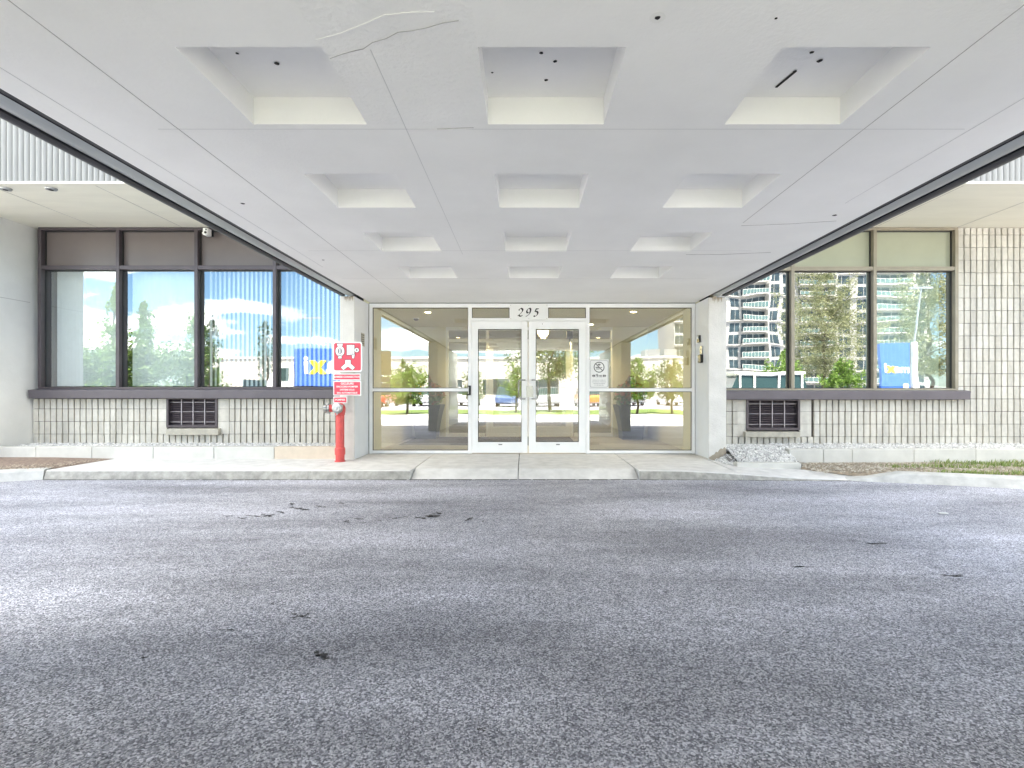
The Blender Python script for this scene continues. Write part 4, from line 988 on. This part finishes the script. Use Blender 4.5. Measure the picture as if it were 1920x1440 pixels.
def bar(mb, u0, v0, u1, v1, wd, f, d=.001):
    th = math.atan2(v1-v0, u1-u0); n0, n1 = -math.sin(th)*wd/2, math.cos(th)*wd/2
    mb.prism([(u0-n0, v0-n1), (u1-n0, v1-n1), (u1+n0, v1+n1), (u0+n0, v0+n1)], f, d)
bar(mb, -.055, cv+.055, .055, cv-.055, .011, f)
bar(mb, -.056, cv-.002, .010, cv-.002, .013, f, .0012); bar(mb, .022, cv-.004, .050, cv-.004, .010, f, .0012); bar(mb, -.05, cv-.028, .010, cv-.028, .010, f, .0012)
for a in (-60, -30, 0, 30, 60): bar(mb, 0, cv+.028, .030*math.sin(R(a)), cv+.028+.032*math.cos(R(a)), .007, f, .0014+abs(a)*1e-5)
for s in (-1, 1):
    for k in (0, 1):
        u = s*(.115-.026*k); mb.prism([(u, -.033), (u-s*.026, -.033+.024), (u-s*.026, -.033-.024)][::(1 if s > 0 else -1)], f, .0012)
text_into(mb, '9m', .078, facing_cam(cxn, yn+.0018, czn-.033), 0, .001, bold=.0004, space=1.1)
mb.build('symbols', M['black'], NS)
mb = MB()
for i, ln in enumerate(['INTERDIT DE FUMER OU', 'DE VAPOTER A MOINS DE', '9 METRES DES PORTES', 'ET DES FENETRES']):
    text_into(mb, ln, .019, facing_cam(cxn, yn+.0018, czn-.105-.027*i), 0, .001)
mb.build('lettering', M['grey_ink'], NS)

# devices on the right reveal (face looks towards -x)
Xr = 2.740
def dev(name, lab, cat, y0, y1, z0, z1, d, mfn):
    t = thing(name, lab, cat, (Xr-.001, (y0+y1)/2, z0)); mfn(t, y0, y1, z0, z1, d); return t
def bell(t, y0, y1, z0, z1, d):
    mb = MB(); mb.box(Xr-d, Xr-.003, y0, y1, z0, z1); mb.build('housing', M['black'], t, bevel=.004)
    mb = MB(); mb.lathe((Xr-d, (y0+y1)/2+.0, (z0+z1)/2+.02), (-1, 0, 0), [(0, .024), (.006, .024), (.014, .014), (.016, 0)], 16); mb.build('dome', M['white_alu'], t)
def keypad(t, y0, y1, z0, z1, d):
    mb = MB(); mb.box(Xr-d, Xr-.003, y0, y1, z0, z1); mb.build('housing', M['steel'], t, bevel=.004)
    mb = MB()
    for i in range(3):
        for k in range(4): yy = y0+(y1-y0)*(.2+.22*i); z = z0+(z1-z0)*(.15+.17*k); mb.box(Xr-d-.003, Xr-d, yy, yy+.012, z, z+.012)
    mb.build('button', M['black'], t)
def reader(t, y0, y1, z0, z1, d):
    mb = MB(); mb.box(Xr-d, Xr-.003, y0, y1, z0, z1); mb.build('housing', M['black'], t, bevel=.008)
    mb = MB(); mb.box(Xr-d-.002, Xr-d, y1-.03, y1-.022, z0+.03, z0+.07); mb.build('indicator', M['sign_white'], t)
dev('door_bell', 'small black square bell unit with round white button, topmost on the right reveal', 'door bell', 7.98, 8.09, zf(643.5)-.01, zf(632), .03, bell)
dev('keypad', 'silver keypad on the right reveal between the bell and the black reader', 'keypad', 7.88, 7.98, 1.58, 1.70, .02, keypad)
dev('card_reader', 'black card reader, lowest of the three devices on the right reveal', 'card reader', 7.87, 8.00, 1.44, 1.568, .045, reader)
# notice on the left reveal
t = thing('notice', 'small pale notice with dark lines of print on the left reveal', 'notice', (-2.508, 7.93, 1.74))
mb = MB(); mb.box(-2.5095, -2.5075, 7.86, 8.03, 1.70, 1.90); mb.build('sheet', M['ledge'], t)
mb = MB()
for i, (a, b) in enumerate(((.0, .15), (.02, .14), (.02, .13), (.03, .12), (.02, .14))): mb.box(-2.507, -2.5065, 7.87+a, 7.87+b, 1.865-.033*i, 1.877-.033*i)
mb.box(-2.507, -2.5065, 7.862, 7.87, 1.70, 1.90)
mb.build('print', M['black'], t)
# security sensor on the left window head
xc, zc, yc = fx(387, 8.1), fz(435, 8.1), 8.12
t = thing('security_camera', 'small white security camera with round lens at the top of the left window', 'camera', (xc, yc, zc-.06))
mb = MB(); mb.box(xc-.035, xc+.04, yc-.06, yc+.05, zc-.055, zc+.055); mb.build('housing', M['sign_white'], t, bevel=.008)
mb = MB(); mb.cyl((xc+.012, yc-.06, zc-.018), (xc+.012, yc-.07, zc-.018), .018, n=16); mb.box(xc+.01, xc+.03, yc-.064, yc-.06, zc+.015, zc+.04); mb.build('lens', M['black'], t)
mb = MB(); mb.cyl((xc-.07, yc+.01, zc-.01), (xc-.035, yc, zc-.01), .022, n=14); mb.build('swivel', M['sign_white'], t)
mb = MB(); mb.box(xc-.01, xc+.02, yc+.05, 8.198, zc-.01, zc+.02); mb.box(xc-.05, xc+.06, 8.185, 8.198, zc-.05, zc+.06); mb.build('wall_bracket', M['black'], t)
# round fixtures in the left soffit
for X, lb in ((-6.71, 'round grey soffit light at the left picture edge'), (-6.12, 'round grey soffit light under the corrugated fascia right of the other one')):
    t = thing('soffit_light', lb, 'light', (X, 6.63, 3.60), 'round soffit lights')
    mb = MB(); mb.lathe((X, 6.63, 3.60), (0, 0, 1), [(0, .035), (.004, .06), (.015, .065), (.024, .066)], 20); mb.build('cover', M['steel'], t)
    mb = MB(); mb.lathe((X, 6.63, 3.597), (0, 0, 1), [(0, .02), (.004, .03)], 16); mb.build('opening', M['hole'], t)

# ------------------------------------------------------------------ across the drive (seen in the glass)
kb = MB(); kb.box(-70, 8.6, -5.6, -5.4, ZA-.02, .02); kb.box(-70, 8.6, -12.2, -12.0, ZA-.02, .02); kb.box(8.4, 8.6, -12.0, -5.6, ZA-.02, .02); tag(kb.build('verge_kerb', M['kerb']), kind='structure')
kb = MB(); kb.quad((-70, -12, .0), (8.4, -12, 0), (8.4, -5.6, 0), (-70, -5.6, 0)); tag(kb.build('grass_verge', M['lawn']), kind='structure')
kb = MB(); kb.quad((-70, -5.4, ZA+.004), (8.6, -5.4, ZA+.004), (8.6, -3.2, ZA+.004), (-70, -3.2, ZA+.004)); tag(kb.build('sunlit_strip', M['sunlit_strip']), kind='structure')  # added pale strip, coloured to read as bright sunlit ground

def crown(mb, clumps, n, s0, s1, seed, flat=.0):
    rnd = random.Random(seed); tot = sum(c_[3]**2 for c_ in clumps)
    for (x, y, z, r, sq) in clumps:
        k = int(n*r*r/tot)
        for _ in range(k):
            d = Vector((rnd.gauss(0, 1), rnd.gauss(0, 1), rnd.gauss(0, 1))).normalized()*r*(rnd.random()**.45); d.z *= sq
            c0 = Vector((x, y, z))+d; s = rnd.uniform(s0, s1)
            a = Vector((rnd.gauss(0, 1), rnd.gauss(0, 1), rnd.gauss(0, .6))).normalized(); b = a.cross(Vector((rnd.gauss(0, 1), rnd.gauss(0, 1), rnd.gauss(0, 1)))).normalized()
            mb.add([c0-a*s, c0-b*s*.45, c0+a*s, c0+b*s*.45], [(0,1,2,3)])
def tree(kind, label, x, y, h, rad, m, seed, n=5000, trunk_h=.25, cat='tree', leaf=(.10, .22), shape='round', group=None, z0=0):
    rnd = random.Random(seed); t = thing(kind, label, cat, (x, y, z0), group)
    tk = MB(); th = h*trunk_h; tr = h*.012+.03
    prev = Vector((x, y, z0-.1)); top = h*.85; seg = 6; pts = [prev]
    for i in range(1, seg+1): pts.append(Vector((x+rnd.uniform(-.03, .03)*h, y+rnd.uniform(-.03, .03)*h, z0+top*i/seg)))
    for i in range(seg): tk.cyl(pts[i], pts[i+1], tr*(1-i/seg*.85), tr*(1-(i+1)/seg*.85), 8)
    def env(f_):
        if shape == 'cone': return rad*(1-f_)**.85*(.8+.2*math.sin(f_*40))
        if shape == 'column': return rad*(.55+.45*math.sin(math.pi*f_))*(1 if f_ < .8 else (1-f_)/.2)
        return rad*math.sin(math.pi*(.16+.80*f_))**.7
    for i in range(34):
        f_ = rnd.random(); a = rnd.uniform(0, 6.283); q = env(f_)*rnd.uniform(.5, .95); cl = Vector((x+q*math.cos(a), y+q*math.sin(a), z0+th+(h-th)*f_))
        st = Vector((x, y, z0+max(th*.6, (cl.z-z0)*.72))); tk.cyl(st, cl, tr*.16, tr*.04, 5)
    tk.build('trunk', M['bark'], t)
    cb = MB(); k = 0; fr = 2.6/rad; off = Vector((seed*13.1, seed*7.7, 0))
    while k < n:
        f_ = rnd.random(); a = rnd.uniform(0, 6.283); e = env(f_); lump = .78+.75*noise.noise(Vector((math.cos(a)*1.7, math.sin(a)*1.7, f_*5))+off)
        q = e*lump*rnd.random()**.42; zt_ = f_*(.86+.5*noise.noise(Vector((q*math.cos(a), q*math.sin(a), 0))*3.2/rad+off)) if shape == 'round' else f_; P = Vector((x+q*math.cos(a), y+q*math.sin(a), z0+th+(h-th)*zt_+rnd.gauss(0, .02)*h))
        if noise.noise(P*fr+off)+.5*noise.noise(P*fr*2.7+off) < rnd.uniform(-.22, .10): k += .15; continue
        k += 1; s = rnd.uniform(leaf[0], leaf[1])
        u = Vector((rnd.gauss(0, 1), rnd.gauss(0, 1), rnd.gauss(0, .6))).normalized(); b = u.cross(Vector((rnd.gauss(0, 1), rnd.gauss(0, 1), rnd.gauss(0, 1)))).normalized()
        cb.add([P-u*s, P-b*s*.45, P+u*s, P+b*s*.45], [(0,1,2,3)])
    cb.build('crown', M[m], t)
    return t
tree('pine_tree', 'tall spreading pine mirrored in the middle pane of the right window', 35.0, -43.5, 15.5, 6.6, 'leaf_pine', 1, 30000, .2, leaf=(.06, .15))
tree('pine_tree', 'pine standing right of the tallest one, mirrored in the last pane of the right window', 46, -42, 16, 5.5, 'leaf_pine', 2, 20000, .2, leaf=(.07, .17))
tree('bush', 'bright green rounded bush mirrored low in the right window left of the pines', 22.5, -28.5, 4.3, 2.4, 'leaf_bright', 3, 6000, .05, 'bush', leaf=(.08, .16))
tree('bush', 'bright green bush mirrored low in the right window under the pine', 27.6, -28.0, 3.6, 2.2, 'leaf_bright', 4, 6000, .05, 'bush', leaf=(.08, .16))
tree('birch_tree', 'small light green tree mirrored in the left side pane', -5.25, -6.3, 2.35, 1.3, 'leaf_bright', 5, 7500, .22, leaf=(.03, .07), z0=0)
tree('shrub', 'olive green shrub mirrored in the right side pane nearest the doors', 4.95, -6.0, 2.5, 1.0, 'leaf_bright', 6, 6000, .26, 'shrub', leaf=(.03, .06))
tree('shrub', 'olive green shrub mirrored at the outer edge of the right side pane', 6.55, -6.2, 2.6, 1.0, 'leaf', 7, 6000, .26, 'shrub', leaf=(.03, .06))
tree('maple_tree', 'dark branching tree mirrored in the right door', 1.3, -9.5, 5.4, 2.5, 'leaf', 8, 9500, .30, leaf=(.04, .09))
tree('shrub', 'green shrub mirrored at the outer edge of the left door', -2.3, -6.2, 2.4, .65, 'leaf', 9, 3200, .25, 'shrub', leaf=(.03, .06))
tree('shrub', 'green shrub mirrored in the left door near the handle', -.45, -8.5, 2.3, .8, 'leaf_bright', 10, 3200, .35, 'shrub', leaf=(.03, .06))
tree('fir_tree', 'pointed fir mirrored in the first bay of the left window', -48.0, -43.5, 13.2, 4.6, 'leaf_bright', 11, 4200, .08, leaf=(.12, .26), shape='cone')
tree('fir_tree', 'pointed fir mirrored behind the first mullion of the left window', -45.2, -44.5, 12.0, 4.2, 'leaf_bright', 12, 3800, .08, leaf=(.12, .26), shape='cone')
tree('fir_tree', 'pointed fir mirrored beside the second mullion of the left window', -38.3, -43.5, 12.0, 4.0, 'leaf_bright', 13, 3800, .08, leaf=(.12, .26), shape='cone')
tree('poplar_tree', 'slim dark tree mirrored in the third bay of the left window near its left mullion', -27.5, -28.5, 7.6, 1.0, 'leaf_blue', 14, 1300, .2, leaf=(.07, .15), shape='column')
tree('poplar_tree', 'slim dark tree mirrored in the third bay of the left window near its right mullion', -22.8, -28.5, 7.4, .9, 'leaf_blue', 15, 1300, .2, leaf=(.07, .15), shape='column')
# wood edge: reads as one mass
cl = MB(); rnd = random.Random(21); cls = []
for i in range(46): cls.append((-54+rnd.uniform(0, 20), -43+rnd.uniform(-2, 2), rnd.uniform(.8, 5.6), rnd.uniform(1.1, 1.9), .9))
crown(cl, cls, 16000, .12, .26, 22)
tag(cl.build('hedge_mass', M['leaf']), 'dense green hedge mass mirrored low in the first two bays of the left window', 'hedge', kind='stuff')

# store
ST = thing('store_building', 'long white flat roofed store across the car park mirrored in the glass', 'building', (-12, -63.5, ZA))
mb = MB(); mb.box(-50, 26, -85, -63.5, ZA, 6.2); mb.build('wall', M['store'], ST)
mb = MB(); mb.box(-50.2, 26.2, -85.2, -63.3, 6.2, 6.5); mb.build('roof', M['tower_slab'], ST)
for X in (19.6, 22.6):
    mb = MB(); mb.box(X, X+2.2, -70, -67, 6.5, 7.9); mb.build('roof_unit', M['steel'], ST)
for i in range(9):
    X = -44+i*7.5; mb = MB(); mb.box(X, X+4.2, -63.5, -63.44, 0.6, 2.9); mb.build('window', M['win_dark'], ST)
# apartment tower
def tower(loc, x0, x1, floors, label, seed, h=3.0, yf=-107):
    T_ = thing('apartment_tower', label, 'building', ((x0+x1)/2, yf, ZA)); rnd = random.Random(seed)
    mb = MB(); mb.box(x0, x1, yf-16, yf, ZA, floors*h+1.2); mb.build('wall', M['tower'], T_)
    wins = MB(); nb = max(1, int((x1-x0)//12.5)); bw = (x1-x0)/nb
    for b in range(nb):
        xb = x0+b*bw
        for q, (u0, u1) in enumerate(((.02, .19), (.24, .45), (.47, .68), (.74, .93))):
            wm = MB()
            for k in range(floors):
                z = k*h+.4
                uw = (u1-u0)*bw; wm.box(xb+bw*u0, xb+bw*u0+uw*.47, yf, yf+.05, z+.1, z+2.3); wm.box(xb+bw*u0+uw*.53, xb+bw*u1, yf, yf+.05, z+.1, z+2.3)
            wm.build('window_stack', M['win_dark'], T_)
        for k in range(floors):
            z = k*h+.3; d = 1.8
            bm_ = MB(); bm_.box(xb+bw*.22, xb+bw*.70, yf+.05, yf+d, z-.15, z+.08)
            bm_.box(xb+bw*.695, xb+bw*.715, yf+.05, yf+d, z+.08, z+2.6)
            bb = bm_.build('balcony', M['tower_slab'], T_)
            r_ = MB()
            for q in range(9): xq = xb+bw*(.22+.47*q/8); r_.box(xq-.04, xq+.04, yf+d-.07, yf+d-.01, z+.08, z+1.12, 1)
            r_.box(xb+bw*.22, xb+bw*.69, yf+d-.075, yf+d-.005, z+1.1, z+1.2, 1)
            if rnd.random() < .5: r_.box(xb+bw*.3, xb+bw*.3+.7, yf+.7, yf+1.3, z+.1, z+1.0, 1)
            r_.box(xb+bw*.22, xb+bw*.69, yf+d-.06, yf+d-.02, z+.2, z+1.1); r_.build('railing', [M['rail_glass'], M['tower_slab']], bb)
            if k % 2 == 0:
                s2 = MB(); s2.box(xb, xb+bw, yf, yf+.5, z-.14, z+.02); s2.build('floor_band', M['tower_slab'], T_)
tower(0, 36, 62, 11, 'white apartment tower with dark windows and balconies mirrored in the right window, lower block', 1)
tower(0, 63, 100, 14, 'white apartment tower with balconies mirrored behind the pines in the right window, taller block', 2, yf=-110)

# lamp posts
def lamp_post(x, y, h_, lab, lean=0):
    t = thing('lamp_post', lab, 'lamp post', (x, y, ZA), 'car park lamp posts')
    mb = MB(); mb.cyl((x, y, ZA), (x+lean, y, h_), .11, .06, 12); mb.build('pole', M['steel'], t)
    mb = MB(); mb.box(x+lean-.9, x+lean+.9, y-.12, y+.12, h_, h_+.14); mb.build('lamp_head', M['steel'], t)
lamp_post(-18.8, -28.5, 7.4, 'lamp post mirrored in the last bay of the left window')
lamp_post(30.6, -24.5, 9.2, 'leaning lamp post mirrored beside the blue sign in the right window', 1.1)
lamp_post(-.5, -48, 10.5, 'lamp post mirrored in the side pane right of the doors', 0)
# blue pylon sign
PX, PY = 29.3, -24
t = thing('pylon_sign', 'blue pylon sign with maxi lettering mirrored in the last pane of the right window', 'sign', (PX, PY, ZA))
mb = MB(); mb.box(PX-1.1, PX+1.1, PY-.3, PY, .9, 4.8); mb.build('panel', M['blue'], t)
mb = MB(); mb.box(PX-1.1, PX+1.1, PY-.25, PY-.05, ZA, .9); mb.build('base', M['sign_white'], t)
mb = MB(); mb.add([(PX+1.35, PY, ZA), (PX+2.0, PY, ZA), (PX+1.75, PY, 4.9), (PX+1.45, PY, 4.9), (PX+1.35, PY-.3, ZA), (PX+2.0, PY-.3, ZA), (PX+1.75, PY-.3, 4.9), (PX+1.45, PY-.3, 4.9)], [(0,1,2,3),(7,6,5,4),(0,4,5,1),(1,5,6,2),(2,6,7,3),(3,7,4,0)]); mb.build('post', M['sign_white'], t)
def maxi(t, x, y, z, size, wtot):
    mw = MB(); my = MB(); k = size
    text_into(mw, 'ma', k, facing_back(x+wtot*.20, y, z), 0, .03, bold=.03*k)
    text_into(mw, 'i', k, facing_back(x-wtot*.42, y, z), 0, .03, bold=.03*k)
    text_into(my, 'x', k, facing_back(x-wtot*.22, y, z), 0, .04, bold=.05*k)
    mw.build('white_letters', M['sign_white'], t); my.build('yellow_letter', M['yellow'], t)
maxi(t, PX+.05, PY+.002, 2.9, 1.05, 1.95)
mb = MB(); mb.box(PX+.55, PX+.95, PY, PY+.02, 1.15, 1.6); mb.build('small_plate', M['sign_white'], t)
# box truck with the same livery
TX0, TX1, TY = -15.4, -10.1, -17.5
t = thing('box_truck', 'blue and white truck with maxi lettering mirrored in the last bay of the left window', 'truck', ((TX0+TX1)/2, TY, ZA))
mb = MB(); mb.box(TX0+.1, TX1, TY-2.4, TY, 1.35, 3.9); mb.build('cargo_box', M['blue'], t, bevel=.05)
mb = MB(); mb.add([(TX0-1.9, TY-.1, .5), (TX0, TY-.1, .5), (TX0, TY-.1, 2.9), (TX0-1.2, TY-.1, 2.8), (TX0-1.8, TY-.1, 1.7), (TX0-1.9, TY-2.3, .5), (TX0, TY-2.3, .5), (TX0, TY-2.3, 2.9), (TX0-1.2, TY-2.3, 2.8), (TX0-1.8, TY-2.3, 1.7)],
     [(0,1,2,3,4),(9,8,7,6,5),(0,5,6,1),(1,6,7,2),(2,7,8,3),(3,8,9,4),(4,9,5,0)]); mb.build('cab', M['van_white'], t, bevel=.04)
mb = MB(); mb.box(TX0-1.25, TX0-.35, TY-.1, TY-.07, 1.75, 2.55); mb.build('cab_window', M['car_glass'], t)
mb = MB(); mb.box(TX0+.2, TX1-.1, TY-2.2, TY-.2, .7, 1.33); mb.build('chassis', M['black'], t)
for X in (TX0-1.0, TX1-1.7):
    for Y in (TY-.15, TY-2.25):
        mb = MB(); mb.cyl((X, Y-.14, .38), (X, Y+.14, .38), .48, n=20); wq = mb.build('wheel', M['tyre'], t)
        mb = MB(); mb.cyl((X, Y-.15, .38), (X, Y+.15, .38), .24, n=14); mb.build('rim', M['steel'], wq)
maxi(t, (TX0+TX1)/2-.2, TY+.002, 2.75, 1.6, 3.6)

# parked cars
def car(x, y, ang, mpaint, label, kind='parked_car', van=False):
    t = thing(kind, label, 'van' if van else 'car', (0, 0, 0), 'cars in the car park across the verge')
    Lc, W = (4.9, 1.9) if van else (4.5, 1.78); hr = 1.95 if van else 1.45; hb_ = 1.05 if van else .88
    secs = [(-Lc/2, .35, .62), (-Lc/2+.12, .25, .80), (-Lc*.28, .22, hb_), (Lc*.30, .22, hb_+.03), (Lc/2-.25, .25, hb_-.02), (Lc/2, .35, .7)]
    mb = MB(); n = 0
    for (X, zb_, zt_) in secs:
        mb.v += [(X, -W/2+.06, zb_), (X, W/2-.06, zb_), (X, W/2, (zb_+zt_)/2), (X, W/2-.08, zt_), (X, -W/2+.08, zt_), (X, -W/2, (zb_+zt_)/2)]
    for i in range(len(secs)-1):
        for k in range(6): mb.f.append((i*6+k, i*6+(k+1) % 6, (i+1)*6+(k+1) % 6, (i+1)*6+k)); mb.m.append(0)
    mb.f.append(tuple(range(6))); mb.m.append(0); mb.f.append(tuple(range(30, 36))); mb.m.append(0)
    xa, xb_, xc_, xd = (-Lc*.32, -Lc*.22, Lc*.42, Lc*.47) if van else (-Lc*.24, -Lc*.07, Lc*.24, Lc*.38)
    wr_ = W/2-.22
    mb.add([(xb_, -wr_, hr), (xc_, -wr_, hr), (xc_, wr_, hr), (xb_, wr_, hr), (xb_, -wr_, hr-.05), (xc_, -wr_, hr-.05), (xc_, wr_, hr-.05), (xb_, wr_, hr-.05)], [(0,1,2,3),(7,6,5,4),(0,4,5,1),(1,5,6,2),(2,6,7,3),(3,7,4,0)])
    if van:
        mb.box(xb_-.15, xc_+.1, -wr_-.08, wr_+.08, hr, hr+.12)
        for X in (xb_+.1, -.3, .9, xc_-.1):
            for s in (-1, 1): mb.box(X-.05, X+.05, s*(wr_+.07)-.03, s*(wr_+.07)+.03, hb_, hr)
    mb.build('body', mpaint, t, weld=True)
    g_ = MB(); wb = W/2-.09
    g_.add([(xa, -wb, hb_), (xd, -wb, hb_), (xd, wb, hb_), (xa, wb, hb_), (xb_, -wr_, hr-.05), (xc_, -wr_, hr-.05), (xc_, wr_, hr-.05), (xb_, wr_, hr-.05)], [(0,1,5,4),(1,2,6,5),(2,3,7,6),(3,0,4,7)])
    g_.build('windows', M['car_glass'], t)
    for X in (-Lc*.31, Lc*.31):
        for s in (-1, 1):
            mb = MB(); mb.cyl((X, s*(W/2-.12)-.1, .32), (X, s*(W/2-.12)+.1, .32), .32, n=18); wh = mb.build('wheel', M['tyre'], t)
            mb = MB(); mb.cyl((X, s*(W/2-.12)-.11, .32), (X, s*(W/2-.12)+.11, .32), .19, n=12); mb.build('rim', M['steel'], wh)
    for s in (-1, 1):
        mb = MB(); mb.box(-Lc/2+.02, -Lc/2+.09, s*.6-.16, s*.6+.16, .6, .72); mb.build('headlight', M['white_alu'], t)
    t.location = (x, y, ZA); t.rotation_euler = (0, 0, ang)
    return t
CP = {k: mat('car_paint_'+k, c_, .25, coat=.6) for k, c_ in dict(silver=(.45, .47, .5), red=(.5, .03, .03), blue=(.06, .12, .28), black=(.03, .03, .035), white=(.78, .78, .78), grey=(.2, .21, .22), orange=(.75, .25, .04)).items()}
cars = [(-11.5, -25, 'red', 'red car in the car park mirrored in the lower left side pane'), (-8.0, -25.3, 'silver', 'silver car right of the red one mirrored in the left side pane'), (-4.6, -25, 'white', 'white car mirrored behind the left mullion of the doors'),
        (-1.4, -25.2, 'blue', 'dark blue car mirrored in the left door'), (1.8, -25, 'silver', 'silver car mirrored in the right door'), (5.0, -25.2, 'orange', 'orange car mirrored in the right door beside the silver one'),
        (8.4, -25, 'grey', 'grey car mirrored in the lower right side pane'), (12.0, -25.1, 'white', 'white car mirrored at the outer edge of the right side pane'), (-15.2, -26, 'black', 'black car mirrored at the outer edge of the left side pane')]
for (x, y, k, lb) in cars: car(x, y, R(90), CP[k], lb)
car(11.2, -8.6, 0, CP['white'], 'white van mirrored in the first pane of the right window', 'parked_van', True)
# fence
t = thing('picket_fence', 'low dark metal fence along the car park mirrored in the doors', 'fence', (3, -21, ZA))
mb = MB(); mb.box(-1, 9, -21.02, -20.98, 1.25, 1.3); mb.box(-1, 9, -21.02, -20.98, .2, .25); mb.build('rail', M['steel'], t)
mb = MB()
for i in range(66): X = -1+i*.153; mb.box(X-.012, X+.012, -20.978, -20.955, .0, 1.35)
mb.build('pickets', M['steel'], t)
